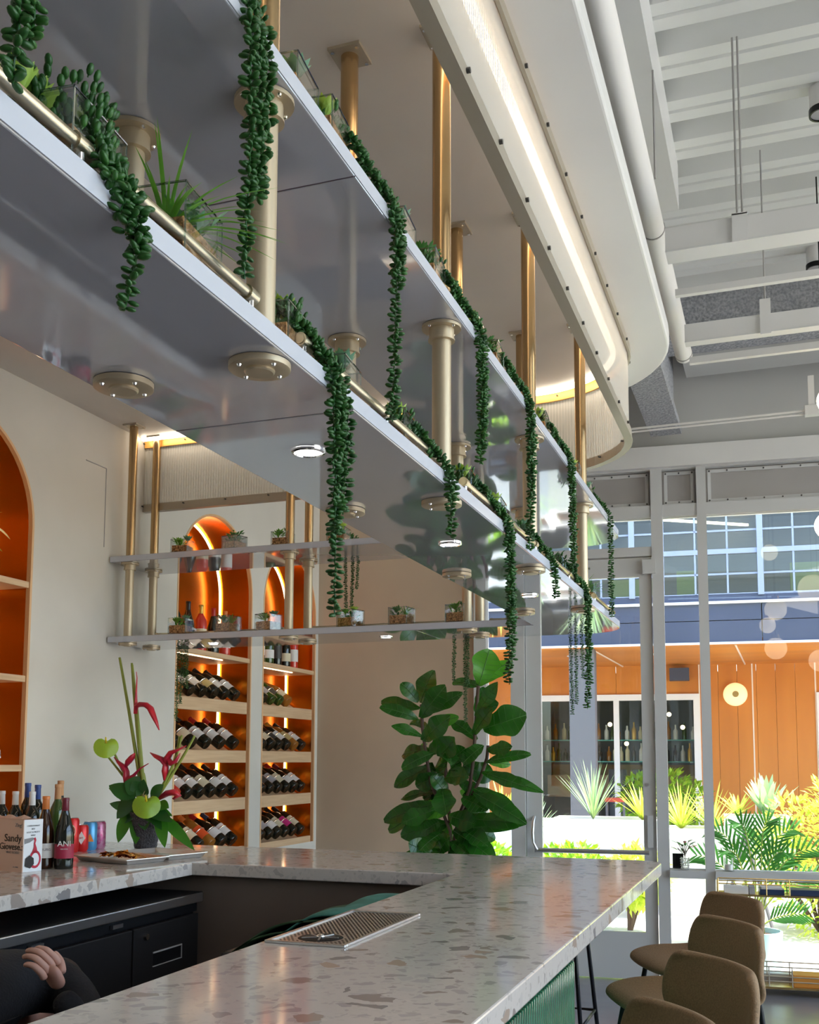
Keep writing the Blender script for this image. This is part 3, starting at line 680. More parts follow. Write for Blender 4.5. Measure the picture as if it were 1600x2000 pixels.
# glassware niche: cups, small vase, leafy plant
def mug(x, y, z, label):
    t = thing('glass_mug', label, 'mug', (x, y, z))
    MB().lathe([(0, z + .006), (.034, z + .006), (.037, z + .01), (.040, z + .088), (.0375, z + .088), (.033, z + .012), (0, z + .010)], (x, y), 20).build('cup', 'mug_glass', t, 40)
    MB().tube([(x + .03, y + .03, z + .07), (x + .045, y + .055, z + .065), (x + .045, y + .058, z + .035), (x + .028, y + .028, z + .022)], .005, 8).build('handle', 'mug_glass', t, True)
    return t
mug(XL - .08, 3.70, 1.468, 'clear glass mug, second from right on the bottom shelf of the left niche')
mug(XL - .10, 3.80, 1.468, 'clear glass mug, first from right on the bottom shelf of the left niche')
mug(XL - .10, 3.56, 1.468, 'clear glass mug, third from right on the bottom shelf of the left niche')
t = thing('flower_vase', 'small glass vase of yellow blossoms on the middle niche shelf', 'vase', (XL - .08, 3.66, 1.882))
MB().lathe([(0, 1.884), (.026, 1.884), (.034, 1.92), (.026, 1.96), (.030, 1.99), (.027, 1.99), (.023, 1.96), (.030, 1.92), (0, 1.89)], (XL - .08, 3.66), 18).build('vase_body', 'mug_glass', t, 40)
st = MB(); bl = MB(); lf = MB()
for k in range(9):
    a = rnd.random() * 6.3; h = rnd.uniform(.14, .26); tip = Vector((XL - .08 + .05 * cos(a), 3.68 + .07 * sin(a), 1.90 + h))
    st.tube([(XL - .08, 3.66, 1.90), (XL - .08 + .02 * cos(a), 3.66 + .03 * sin(a), 1.98), tip], .002, 5)
    for j in range(5): bl.leaf(tip, (cos(j * 1.26), sin(j * 1.26), .8), (0, 0, 1), .032, .020, 3)
    lf.leaf((XL - .08, 3.67, 1.97), (cos(a), sin(a), .5), (0, 0, 1), .07, .018, 4)
st.build('stems', 'stem_green', t); bl.build('blossoms', 'flower_yellow', t); lf.build('foliage', 'leaf_mid', t)
t = thing('potted_vine', 'leafy green vine in white pot on the top niche shelf', 'plant', (XL - .12, 3.50, 2.325))
MB().lathe([(0, 2.327), (.05, 2.327), (.065, 2.44), (.06, 2.44), (.05, 2.42), (0, 2.42)], (XL - .12, 3.50), 20).build('pot', 'cap_white', t, 40)
for k in range(16):
    a = rnd.random() * 6.3; e = rnd.uniform(-.2, .9)
    d = Vector((cos(a) * .5 + .2, sin(a), e)); b = Vector((XL - .12, 3.50, 2.44)) + d * .08 + Vector((0, .06, .03))
    MB().leaf(b, d, (0, -.3, 1), .15, .075, 6, .2, .5).build('leaf', 'fig_bright', t, True)
for k in range(5): MB().leaf((XL - .06, 3.66, 2.55 - k * .04), (.2, .5 + .1 * k, .1 - .3 * k), (.3, -.2, 1), .16, .075, 6, .2, .5).build('leaf', 'fig_bright', t, True)

# ------------------------------------------------------------------ succulents in glass cubes, trailing strands
def rosette(mb, c, r, n=9, up=.6, w=.45, rings=2):
    c = Vector(c)
    for k in range(rings):
        for i in range(n - 2 * k):
            a = 2 * pi * (i + .5 * k) / (n - 2 * k) + k; e = up + .5 * k
            d = Vector((cos(a), sin(a), e)); mb.leaf(c + Vector((0, 0, .004 * k)), d, Vector((-cos(a) * e, -sin(a) * e, 1)), r * (1 - .2 * k), r * w, 4, .3, -.15)
def bush(mb, c, r, h, n, lw=.012, ll=.035):
    for i in range(n):
        a = rnd.random() * 6.3; rr = r * sqrt(rnd.random()); b = Vector((c[0] + rr * cos(a), c[1] + rr * sin(a), c[2] + rnd.random() * h))
        d = Vector((cos(a) * .7, sin(a) * .7, rnd.uniform(.2, 1.2))); mb.leaf(b, d, (-d.x, -d.y, 1), ll * rnd.uniform(.7, 1.2), lw, 3, .3, .1)
def spikes(mb, c, n, L, w, lean=(.2, .9), bend=.5):
    for i in range(n):
        a = rnd.random() * 6.3; e = rnd.uniform(*lean); d = Vector((cos(a) * e, sin(a) * e, 1))
        mb.leaf(Vector(c) + Vector((cos(a), sin(a), 0)) * .006, d, Vector((-cos(a), -sin(a), e)), L * rnd.uniform(.7, 1.1), w, 6, .2, bend, prof=lambda t: (1 - t) ** .6 * min(1, .5 + 3 * t))
PA = .0505
def pot_box(t, x, y, z, rz, s=.05, h=.085, fill=.048):
    mt = Matrix.Translation((x, y, z)) @ Matrix.Rotation(rz, 4, 'Z')
    def ob(mb, x0, x1, y0, y1, z0, z1):
        n = MB().box(x0, x1, y0, y1, z0, z1); return mb.add([mt @ v for v in n.v], n.f)
    g = MB(); th = .0035
    ob(g, -s, s, -s, -s + th, .004, h); ob(g, -s, s, s - th, s, .004, h); ob(g, -s, -s + th, -s + th, s - th, .004, h); ob(g, s - th, s, -s + th, s - th, .004, h); ob(g, -s, s, -s, s, 0, .006)
    g.build('glass_cube', 'pot_glass', t)
    rm = MB(); r = .0013
    for a, b in (((-s, -s), (s, -s)), ((s, -s), (s, s)), ((s, s), (-s, s)), ((-s, s), (-s, -s))):
        rm.tube([mt @ Vector((*a, h)), mt @ Vector((*b, h))], r, 6)
    for a in ((-s, -s), (s, -s), (s, s), (-s, s)): rm.tube([mt @ Vector((*a, .004)), mt @ Vector((*a, h))], .0010, 5)
    rm.build('glass_edges', 'rim_glass', t)
    stuff(ob(MB(), -s + .005, s - .005, -s + .005, s - .005, .0065, fill).build('gravel', 'gravel', t))
def planter(x, y, z, kind, label, rz=0., s=.05, h=.085, fill=None, group='glass planters on the hanging shelves'):
    t = thing('glass_planter', label, 'planter', (x, y, z), 0, group)
    fill = fill or h * .56
    pot_box(t, x, y, z, rz, s, h, fill)
    zf = z + fill
    if kind == 'A':
        a, b = MB(), MB(); rosette(a, (x - .022, y, zf + .02), .038, 9); rosette(b, (x + .024, y + .01, zf + .025), .042, 9, .9)
        bush(a, (x - .02, y, zf), .02, .03, 16); a.build('rosette', 'succ_fresh', t, True); b.build('rosette', 'succ_blue', t, True)
    elif kind == 'B':
        a = MB(); bush(a, (x, y, zf), .042, .05, 110, .010, .022); a.build('clipped_bush', 'succ_dark', t, True)
    elif kind == 'C':
        a, b = MB(), MB(); spikes(a, (x + .02, y, zf), 16, .075, .008); rosette(b, (x - .025, y, zf + .02), .036, 9); bush(b, (x - .02, y, zf), .025, .03, 20)
        a.build('grass_tuft', 'succ_fresh', t, True); b.build('rosette', 'succ_dark', t, True)
    elif kind == 'D':
        a, b, c = MB(), MB(), MB(); rosette(a, (x + .02, y, zf + .025), .040, 9, 1.0); rosette(b, (x - .022, y - .01, zf + .02), .034, 9, .8); bush(c, (x, y, zf), .035, .02, 26, .010, .024)
        a.build('rosette', 'succ_lime', t, True); b.build('rosette', 'succ_fresh', t, True); c.build('low_foliage', 'succ_dark', t, True)
    elif kind == 'E':
        a = MB(); spikes(a, (x, y, zf), 60, .11, .007, (.2, 1.1), 1.0); b = MB(); bush(b, (x + .02, y + .02, zf), .03, .03, 24); a.build('spider_leaves', 'succ_fresh', t, True); b.build('low_foliage', 'succ_blue', t, True)
    return t
side = ('first', 'second', 'third', 'fourth', 'fifth', 'sixth', 'seventh')
zu_, zl_ = ZU + .0325, ZL + .0325
for i, (x, k) in enumerate(((-2.905, 'A'), (-2.60, 'B'), (-2.325, 'A'), (-2.02, 'D'))):
    planter(x, YF + .068, zu_, k, '%s glass succulent planter from left on the upper back shelf' % side[i], (.12, -.3, .1, .05)[i], .046, .070)
for i, (x, k) in enumerate(((-2.905, 'A'), (-2.63, 'C'), (-2.40, 'A'), (-1.955, 'D'), (-1.69, 'C'), (-1.405, 'A'), (-1.12, 'C'))):
    planter(x, YF + .070, zl_, k, '%s glass succulent planter from left on the lower back shelf' % side[i], (.1, -.2, -.25, -.3, -.1, -.15, 0)[i], .048, .085)
# one bead-shaped leaf, shared by the strands
BL = MB(); BL.ball((0, 0, .0078), .0052, 6, 5, (.85, .62, 1.35)); BL.tube([(0, 0, -.001), (0, 0, .003)], .0009, 4, False)
bead_me = None
def strand(t, pts, seed, single, size=1.0, dens=1.0, acc=None, budget=[0]):
    """a hanging stem with bead leaves around it; pts in world coordinates"""
    rg = random.Random(seed); P = [Vector(p) for p in pts]
    # smooth polyline
    path = []
    for i in range(len(P) - 1):
        n = max(2, int((P[i + 1] - P[i]).length / .012))
        for k in range(n): path.append(P[i].lerp(P[i + 1], k / n))
    path.append(P[-1])
    for _ in range(3): path = [path[0]] + [(path[i - 1] + path[i] * 2 + path[i + 1]) / 4 for i in range(1, len(path) - 1)] + [path[-1]]
    path = [p + Vector((rg.uniform(-.0015, .0015), rg.uniform(-.002, .002), 0)) for p in path]
    acc[0].tube(path, .0013 * size, 5)
    d = .0088 / dens; s = 0; k = 0; last = None
    for a, b in zip(path, path[1:]):
        L = (b - a).length; tdir = (b - a).normalized()
        while s < L:
            c = a + tdir * s
            up = Vector((0, 0, 1)) if abs(tdir.z) < .9 else Vector((1, 0, 0)); u = tdir.cross(up).normalized(); v = tdir.cross(u)
            for j in range(3):
                ang = k * 2.4 + j * 2.1 + rg.uniform(-.5, .5); out = (u * cos(ang) + v * sin(ang) + tdir * rg.uniform(-.35, .25)).normalized()
                if abs(tdir.z) < .8: out = (out + Vector((0, 0, .5))).normalized()
                sc = size * rg.uniform(.8, 1.25); q = out.to_track_quat('Z', 'Y')
                if single and acc[2] < 296:
                    o = bpy.data.objects.new('leaf', bead_me); COL.objects.link(o); o.parent = t
                    o.location = c - t.location; o.rotation_mode = 'QUATERNION'; o.rotation_quaternion = q; o.scale = (sc, sc, sc); acc[2] += 1
                else:
                    mt = Matrix.Translation(c) @ q.to_matrix().to_4x4() @ Matrix.Scale(sc, 4); acc[1].add([mt @ w for w in BL.v], BL.f)
            s += d; k += 1
        s -= L
_o = BL.build('leaf', 'bead_leaf', None, True); bead_me = _o.data; bpy.data.objects.remove(_o)
def trailing(label, potxyz, rz, strands, kind, single=False, s=.05, h=.075, size=1.0, dens=1.0, top=40):
    x, y, z = potxyz
    t = planter(x, y, z, kind, label, rz, s, h, group='glass planters with trailing strands')
    acc = [MB(), MB(), 0]
    for i, pts in enumerate(strands): strand(t, pts, hash(label) % 1000 + i if False else len(label) * 7 + i, single, size, dens, acc)
    acc[0].build('strand_stems', 'leaf_dark', t)
    if acc[1].v: stuff(acc[1].build('bead_leaves', 'bead_leaf', t, True))
    m = MB()
    for i in range(top):                               # mound of bead leaves over the pot
        a = rnd.random() * 6.3; r = s * 1.15 * sqrt(rnd.random()); c = Vector((x + r * cos(a), y + r * sin(a), z + h * .55 + rnd.random() * (.03 + .00016 * top)))
        mt = Matrix.Translation(c) @ Vector((cos(a) * .6, sin(a) * .6, 1)).to_track_quat('Z', 'Y').to_matrix().to_4x4(); m.add([mt @ w for w in BL.v], BL.f)
    if m.v: stuff(m.build('bead_mound', 'bead_leaf', t, True))
    return t
EDGE = XO + .013
def drops(z, y0, lst, xp=-.735, hp=.07):
    """strands from the pot (y0) along the shelf edge, over it at y, down to zb"""
    out = []
    for y, zb in lst:
        a = Vector((xp, y0, z + hp + .012)); n = 3
        pts = [a, (XO - .018, y0 + (y - y0) * .25, z + hp * .8), (XO - .012, y0 + (y - y0) * .6, z + .030), (XO + .004, y0 + (y - y0) * .9, z + .016), (EDGE, y, z - .012), (EDGE + .003, y + .003, (z + zb) / 2), (EDGE + rnd.uniform(-.004, .004), y + rnd.uniform(-.01, .01), zb)]
        out.append(pts)
    return out
up_, lo_ = zu_, zl_
trailing('glass planter with trailing bead strands at upper left corner of upper shelf', (-.745, .66, up_), .1, drops(up_, .68, ((.752, 2.135), (.768, 2.19))), 'B', True)
trailing('glass planter whose three bead strands hang over the nearest outer pole', (-.745, 1.10, up_), .1, drops(up_, 1.12, ((1.198, 2.145), (1.222, 2.27), (1.246, 2.285))), 'B', True, dens=1.0)
planter(-.752, 1.455, up_, 'A', 'glass succulent planter just behind the nearest outer pole on upper shelf', .1, .05, .075)
trailing('lime-topped glass planter with long bead strand above the second outer pole bay', (-.745, 1.575, up_), .1, drops(up_, 1.585, ((1.775, 2.13), (1.79, 2.40), (1.805, 2.44))), 'D', True)
planter(-.752, 1.955, up_, 'A', 'glass succulent planter between the two nearest upper-shelf strand clusters', .1, .05, .075)
trailing('glass planter with bead strands just past the second outer pole on upper shelf', (-.745, 2.14, up_), .1, drops(up_, 2.16, ((2.375, 2.215), (2.392, 2.25), (2.40, 2.33))), 'B')
planter(-.752, 2.50, up_, 'D', 'glass succulent planter midway along the upper shelf edge', .1, .05, .075)
trailing('glass planter with bead strands just before the third outer pole on upper shelf', (-.745, 2.68, up_), .1, drops(up_, 2.70, ((2.905, 2.105), (2.93, 2.25), (2.915, 2.33))), 'B')
trailing('glass planter with bead strands just past the third outer pole on upper shelf', (-.745, 3.29, up_), .1, drops(up_, 3.30, ((3.55, 2.14), (3.575, 2.16), (3.56, 2.30))), 'D')
planter(-.752, 3.92, up_, 'D', 'small lime succulent planter before the farthest outer pole on upper shelf', .1, .05, .075)
trailing('glass planter with one long strand at the far end of upper shelf', (-.76, 4.25, up_), .1, [[(-.75, 4.25, up_ + .08), (-.71, 4.33, up_ + .05), (-.685, 4.42, up_ + .02), (EDGE, 4.45, up_ - .02), (EDGE, 4.45, 2.3), (EDGE, 4.44, 2.105)]], 'A')
h1 = trailing('bushy glass planter with dark strand nearest the camera on the lower shelf', (-.758, .92, lo_), .1, drops(lo_, .92, ((.945, 1.995), (.935, 2.08), (.92, 2.10), (.955, 2.06), (.90, 2.12))), 'D', True, top=260, s=.056, h=.09)
for dx_, dy_, rr_, m2_ in ((0, -.075, .040, 'succ_lime'), (-.01, -.045, .048, 'succ_lime'), (.0, -.02, .040, 'succ_lime')):
    a = MB(); rosette(a, (-.752 + dx_, .92 + dy_, lo_ + .075), rr_, 11, 1.1, .4, 3); a.build('rosette', m2_, h1, True)
a = MB(); spikes(a, (-.752, .94, lo_ + .08), 9, .10, .012, (.1, .5), .2); a.build('dark_spikes', 'succ_dark', h1, True)
planter(-.752, 1.135, lo_, 'E', 'glass spider-plant planter before the nearest outer pole on lower shelf', .1, .055, .10)
trailing('bushy glass planter with long strands just past the nearest outer pole on lower shelf', (-.752, 1.345 + .09, lo_), .1, drops(lo_, 1.42, ((1.495, 1.725), (1.52, 1.86), (1.548, 1.90), (1.51, 2.0))), 'D', True, top=90)
planter(-.752, 1.66, lo_, 'A', 'small glass succulent planter right after the long dark strands on lower shelf', .1, .048, .075)
trailing('pale green succulent planter with short strand before the second outer pole', (-.752, 1.96, lo_), .1, drops(lo_, 1.98, ((2.125, 1.985), (2.145, 2.06))), 'D', top=60)
trailing('glass planter with long bead strands midway along the lower shelf edge', (-.752, 2.44, lo_), .1, drops(lo_, 2.46, ((2.645, 1.695), (2.67, 1.76), (2.655, 1.86))), 'D', top=70)
planter(-.752, 2.74, lo_, 'D', 'lime succulent planter just past the longest lower-shelf strands', .1, .048, .08)
trailing('glass planter with short bead strand past the third outer pole on lower shelf', (-.752, 3.06, lo_), .1, drops(lo_, 3.08, ((3.255, 2.015), (3.235, 2.08))), 'A', top=50)
trailing('glass planter with long bead strands near the far end of lower shelf', (-.752, 3.58, lo_), .1, drops(lo_, 3.60, ((3.835, 1.685), (3.86, 1.78), (3.845, 1.95))), 'B', top=60)
planter(-.752, 4.23, lo_, 'E', 'small spider-plant planter at the far end of the lower shelf', .1, .048, .085)
def back_drop(xs, z, yb=YB + .008): return [[(x, yb - .08, z + .08), (x, yb - .02, z + .04), (x, yb, z + .005), (x, yb + .006, z - .05), (x + rnd.uniform(-.008, .008), yb + .006, zb)] for x, zb in xs]
trailing('glass planter with strands hanging behind the upper back shelf', (-2.085, YB - .06, up_), 0, back_drop(((-2.13, 2.285), (-2.087, 2.29), (-2.058, 2.38)), up_), 'B', size=.75, dens=1.3)
trailing('glass planter with strands hanging behind the lower back shelf at left', (-3.05, YB - .06, lo_), 0, back_drop(((-3.13, 1.705), (-3.11, 1.80), (-3.09, 1.90), (-3.075, 1.88)), lo_), 'B', size=.75, dens=1.3)
trailing('glass planter with strands hanging behind the lower back shelf at right', (-1.49, YB - .06, lo_), 0, back_drop(((-1.53, 1.89), (-1.475, 1.68), (-1.46, 1.85)), lo_), 'B', size=.75, dens=1.3)
trailing('glass planter with sparse strands hanging off the far rim of lower shelf', (-.92, YE - .07, lo_), 0, back_drop(((-.945, 1.715), (-.918, 1.765), (-.890, 1.885)), lo_), 'B', size=.75, dens=1.1)
# ------------------------------------------------------------------ things on the back counter
mat('box_card', (.66, .46, .36), .6); mat('box_white', (.82, .84, .87), .5); mat('ink', (.02, .015, .015), .6); mat('ink_red', (.55, .02, .05), .6); mat('ink_grey', (.25, .25, .26), .6); mat('blue_edge', (.05, .35, .62), .6)
bo = Vector((-2.712, 3.252, CT)); e1 = Vector((-.98, .199, 0)); e2 = Vector((.199, .98, 0)); Z = Vector((0, 0, 1)); BH = .196
t = thing('wine_carton', 'tan and white wine carton with black script lettering on left counter', 'carton', bo)
def slab(mb, a, u, v, w): return mb.obox(Vector(a) + (Vector(u) + Vector(v) + Vector(w)) / 2, Vector(u) / 2, Vector(v) / 2, Vector(w) / 2)
slab(MB(), bo, e1 * .30, e2 * .004, Z * BH).build('front_face', 'box_card', t)
slab(MB(), bo + e2 * .004, e1 * .004, e2 * .086, Z * BH).build('side_face', 'box_white', t)
m = MB(); slab(m, bo + e2 * .086 + e1 * .004, e1 * .296, e2 * .004, Z * BH); slab(m, bo + e1 * .296 + e2 * .004, e1 * .004, e2 * .082, Z * BH); slab(m, bo + e1 * .004 + e2 * .004, e1 * .292, e2 * .082, Z * .004)
m.build('back_faces', 'box_card', t)
m = MB(); pv = Vector((0, 0, 0))
for i in range(12):
    a = bo + Z * BH + e1 * (.03 + .022 * i) + e2 * .03; m.add([a, a + e1 * .022, a + e1 * .022 + e2 * .03 + Z * (.010 + .005 * sin(i * 1.7)), a + e2 * .03 + Z * (.010 + .005 * sin((i - 1) * 1.7))], [(0, 1, 2, 3)])
m.build('torn_flap', 'box_card', t)
fn = -e2
ft = lambda x, z: frame3(bo + e1 * x + Z * z - e2 * .0012, -e1, Z)
text_mesh('lettering', 'Sandy', .040, ft(.057, .125), 'ink', t, .0006, sx=1.05); text_mesh('lettering', 'Giovese.:', .036, ft(.066, .093), 'ink', t, .0006)
text_mesh('lettering', 'VINO ROSSO', .013, ft(.056, .072), 'ink_grey', t); text_mesh('lettering', 'Zing!', .020, ft(.026, .175), 'ink_grey', t); text_mesh('lettering', '6 x 750ML', .007, ft(.035, .018), 'ink_grey', t)
st_ = lambda y, z: frame3(bo + e2 * y + Z * z - e1 * .0012, e2, Z)
for k, s in enumerate(('CHARDONNAY', 'RED', 'LIGHT & FRUITY', 'WINE')): text_mesh('lettering', s, .0085, st_(.045, .172 - k * .012), 'ink_grey', t)
def flat_poly(name, pts, mtx, m_, par, lift=0): return MB().add([mtx @ Vector((x, y, .0008 + lift)) for x, y in pts], [tuple(range(len(pts)))]).build(name, m_, par)
S0 = st_(0, 0)
flat_poly('printed_bottle', [(.006, .105), (.03, .110), (.045, .118), (.05, .125), (.042, .128), (.006, .124)], S0, 'ink_grey', t)
flat_poly('printed_pour', [(.046, .124), (.056, .128), (.060, .118), (.056, .104), (.063, .088), (.068, .070), (.050, .062), (.040, .068), (.050, .09), (.05, .106), (.052, .116)], S0, 'ink_red', t)
flat_poly('printed_emblem', [(.057 + .027 * cos(a * pi / 12), .045 + .034 * sin(a * pi / 12)) for a in range(24)], S0, 'ink_red', t)
flat_poly('printed_emblem', [(.057 + .018 * cos(a * pi / 12), .045 + .024 * sin(a * pi / 12)) for a in range(24)], S0, 'box_white', t, .0004)
flat_poly('printed_cup', [(.010, .022), (.035, .012), (.052, .028), (.050, .050), (.030, .062), (.012, .050)], S0, 'ink', t, .0008)
GB = 'bottles standing on the left counter'
def stand(pb, x, y, rz, sc, label, mats): return put_bottle(pb, Matrix.Translation((x, y, CT)) @ Matrix.Rotation(rz, 4, 'Z') @ Matrix.Diagonal((*sc, 1)), label, GB, mats)
CB = (.85, .85, .98)
b1_ = stand(B1, -2.735, 3.405, -.9, (.90, .90, .94), 'dark bottle with cream label standing beside the carton', {'body': 'glass_brown', 'label': 'label_white', 'capsule': 'cap_orange'})
b2_ = stand(B1, -2.658, 3.425, -.9, (.88, .88, .92), 'dark bottle with maroon label and maroon capsule beside the carton', {'body': 'glass_dark', 'label': 'label_maroon', 'capsule': 'cap_maroon' if 'cap_maroon' in MATS else 'cap_wine'})
def face_label(x, y, z, txt, size, m_, par, r=.038):
    d = Vector((-x, -y, 0)).normalized(); mt = frame3(Vector((x, y, CT + z)) + d * r, Vector((-d.y, d.x, 0)), Z)
    o = text_mesh('lettering', txt, size, mt, m_, b1_, .0004); o.parent = par; o.matrix_parent_inverse = par.matrix_world.inverted(); o.matrix_world = Matrix.Translation(wloc(b1_)) ; return o
bpy.context.view_layer.update()
def stuck_text(par, x, y, z, txt, size, m_, r):
    d = Vector((-x, -y, 0)).normalized(); mt = frame3(Vector((x, y, CT + z)) + d * r, Vector((-d.y, d.x, 0)), Z)
    root = thing('tmp', '', ''); o = text_mesh('lettering', txt, size, mt, m_, root, .0004); bpy.data.objects.remove(root)
    o.parent = par; o.matrix_parent_inverse = par.matrix_world.inverted()
stuck_text(b1_, -2.735, 3.405, .075, 'BOURG', .014, 'ink_grey', .0388)
stuck_text(b2_, -2.658, 3.425, .098, 'ANI', .030, 'label_white', .0378); stuck_text(b2_, -2.658, 3.425, .078, 'MALVASIA', .006, 'label_white', .0378)
for x, y, sc, lb, mm in ((-2.99, 3.53, CB, 'white-capped bottle behind the carton, left of the other white-capped one', ('glass_dark', 'label_dark', 'cap_white')), (-2.905, 3.53, CB, 'white-capped bottle behind the carton, right of the other white-capped one', ('glass_dark', 'label_dark', 'cap_white')),
        (-3.085, 3.56, CB, 'pale-capped bottle at the left edge of the counter bottles', ('glass_dark', 'label_dark', 'cap_white')), (-3.07, 3.70, (.85, .85, 1.08), 'blue-capped bottle behind the left white-capped bottle', ('glass_dark', 'label_dark', 'cap_blue')),
        (-2.985, 3.66, (.85, .85, 1.06), 'blue-capped bottle behind the cream-label bottle', ('glass_dark', 'label_dark', 'cap_blue')), (-2.90, 3.70, (.85, .85, 1.12), 'tall corked bottle at the back of the counter bottles', ('glass_dark', 'label_dark', 'cork')),
        (-2.822, 3.585, (.85, .85, 1.08), 'corked bottle right behind the maroon-capped bottle', ('glass_green', 'label_dark', 'cork'))):
    stand(B0, x, y, rnd.random(), sc, lb, {'body': mm[0], 'label': mm[1], 'capsule': mm[2]})
mat('can_red', (.62, .02, .02), .3, .3); mat('can_blue', (.10, .36, .66), .3, .3); mat('can_pink', (.50, .06, .22), .3, .3, noise=(60, (.62, .30, .42), 2)); mat('can_teal', (.30, .55, .42), .3, .3); mat('can_orange', (.80, .30, .06), .4)
def can(x, y, h, m_, label):
    t = thing('drink_can', label, 'can', (x, y, CT), 0, 'drink cans on the left counter'); r = .0325; z = CT
    MB().lathe([(0, z + .004), (.024, z + .001), (.027, z), (r, z + .010), (r, z + h - .012), (.027, z + h - .002)], (x, y), 20).build('body', m_, t, 40)
    MB().lathe([(.027, z + h - .002), (.0275, z + h), (.025, z + h), (.024, z + h - .004), (0, z + h - .004)], (x, y), 20).build('lid', 'steel', t, 40)
    d = Vector((-x, -y, 0)).normalized(); return t, frame3(Vector((x, y, z)) + d * (r + .0006), Vector((-d.y, d.x, 0)), Z)
can(-3.12, 3.935, .12, 'can_teal', 'pale green can mostly hidden behind the maroon-label bottle')
t, mt = can(-3.08, 4.02, .158, 'can_red', 'tall red can with pale round emblem beside the bottles')
ring = [(.016 * cos(k * pi / 12), .098 + .028 * sin(k * pi / 12)) for k in range(24)]; inn = [(.013 * cos(k * pi / 12), .098 + .023 * sin(k * pi / 12)) for k in range(24)]
flat_poly('emblem', ring, mt, 'label_cream', t); flat_poly('emblem', inn, mt, 'can_red', t, .0006); text_mesh('lettering', 'BEER', .010, mt @ Matrix.Translation((0, .098, .002)), 'label_white', t)
t, mt = can(-3.083, 4.094, .122, 'can_red', 'short red can with white diamond beside the tall red can')
flat_poly('emblem', [(.0, .092), (.018, .062), (0, .032), (-.018, .062)], mt, 'label_white', t); text_mesh('lettering', 'BIT', .012, mt @ Matrix.Translation((0, .062, .002)), 'ink_red', t)
t, mt = can(-3.09, 4.168, .132, 'can_blue', 'light blue can with orange peak between red and pink cans')
flat_poly('emblem', [(-.018, .040), (.018, .040), (.0, .078)], mt, 'can_orange', t)
can(-3.095, 4.242, .130, 'can_pink', 'pink mottled can at the right end of the cans')
for _b in (B0, B1):
    for _k in kids(_b): bpy.data.objects.remove(_k)
    bpy.data.objects.remove(_b)
# sheet pans with foil packets
mat('gold_foil', (.80, .42, .08), .18, 1, bump=(40, .8)); mat('copper_foil', (.42, .14, .06), .2, 1, bump=(40, .8))
def pan(cx, cy, label):
    t = thing('sheet_pan', label, 'tray', (cx, cy, CT)); u = Vector((.962, -.272, 0)); v = Vector((.272, .962, 0)); c = Vector((cx, cy, CT)); m = MB()
    def ring_(a, b, z): return [c + u * (s * a) + v * (q * b) + Z * z for s, q in ((-1, -1), (1, -1), (1, 1), (-1, 1))]
    L = [ring_(.150, .092, .0035), ring_(.153, .095, .001), ring_(.166, .108, .022), ring_(.170, .112, .0215), ring_(.170, .112, .019)]
    vs = [p for r_2 in L for p in r_2]; fs = [(0, 1, 2, 3)]
    for i in range(len(L) - 1):
        for k in range(4): fs.append((4 * i + k, 4 * i + (k + 1) % 4, 4 * i + 4 + (k + 1) % 4, 4 * i + 4 + k))
    m.add(vs, fs).build('pan', 'steel', t); m = MB()
    r4 = ring_(.168, .110, .0205); m.tube(r4 + [r4[0]], .003, 6).build('rolled_rim', 'steel', t, True); return t, c, u, v
_, c, u, v = pan(-2.63, 3.765, 'aluminium sheet pan piled with gold foil packets at counter edge')
pan(-2.585, 4.00, 'empty aluminium sheet pan behind the foil-filled one')
for k in range(16):
    a, b = rnd.uniform(-.10, .11), rnd.uniform(-.055, .055); h = .012 + .030 * max(0, 1 - (a / .11) ** 2) * rnd.random(); p = c + u * (a + .02) + v * b + Z * h
    m = MB(); n = 6; an = rnd.random() * 6.3; x_, y_ = Vector((cos(an), sin(an), rnd.uniform(-.2, .2))), Vector((-sin(an), cos(an), rnd.uniform(-.3, .3)))
    vs = [p + x_ * (.030 * (i / n - .5) * 2) + y_ * (.018 * (j / n - .5) * 2) + Z * (rnd.uniform(0, .007) + .008 * (1 - (2 * i / n - 1) ** 2)) for i in range(n + 1) for j in range(n + 1)]
    m.add(vs, [(i * (n + 1) + j, (i + 1) * (n + 1) + j, (i + 1) * (n + 1) + j + 1, i * (n + 1) + j + 1) for i in range(n) for j in range(n)])
    o = m.build('foil_packet', ('gold_foil', 'gold_foil', 'copper_foil')[k % 3], None, origin=p); tag(o, 'crumpled foil packet in the pile on the front sheet pan', 'packet', 'foil packets on the sheet pan')
# tropical flower arrangement
def FP(x, y, dy=0): return Vector((-2.904 + (x - 284) * .00262 + .0, 4.35 + dy, 1.5 + (1486 - y) * .00251))
t = thing('flower_arrangement', 'tropical arrangement of red heliconia and green anthurium in dark woven vase', 'flowers', (-2.904, 4.35, CT))
vz = MB(); pr = []
for i in range(15):
    f = i / 14; r = .052 + .026 * f; pr.append((r + (.002 if i % 2 else 0), CT + .172 * f))
vz.lathe([(0, CT)] + pr + [(.070, CT + .172), (.06, CT + .12), (0, CT + .12)], (-2.904, 4.35), 28).build('woven_vase', mat('woven_dark', (.035, .033, .04), .45, noise=((160, 160, 220), (.10, .095, .11), 1), bump=(150, 1)), t)
def curve3(a, b, c_, n=12): a, b, c_ = Vector(a), Vector(b), Vector(c_); return [a * (1 - s) ** 2 + b * 2 * s * (1 - s) + c_ * s * s for s in [i / n for i in range(n + 1)]]
base = FP(284, 1590)
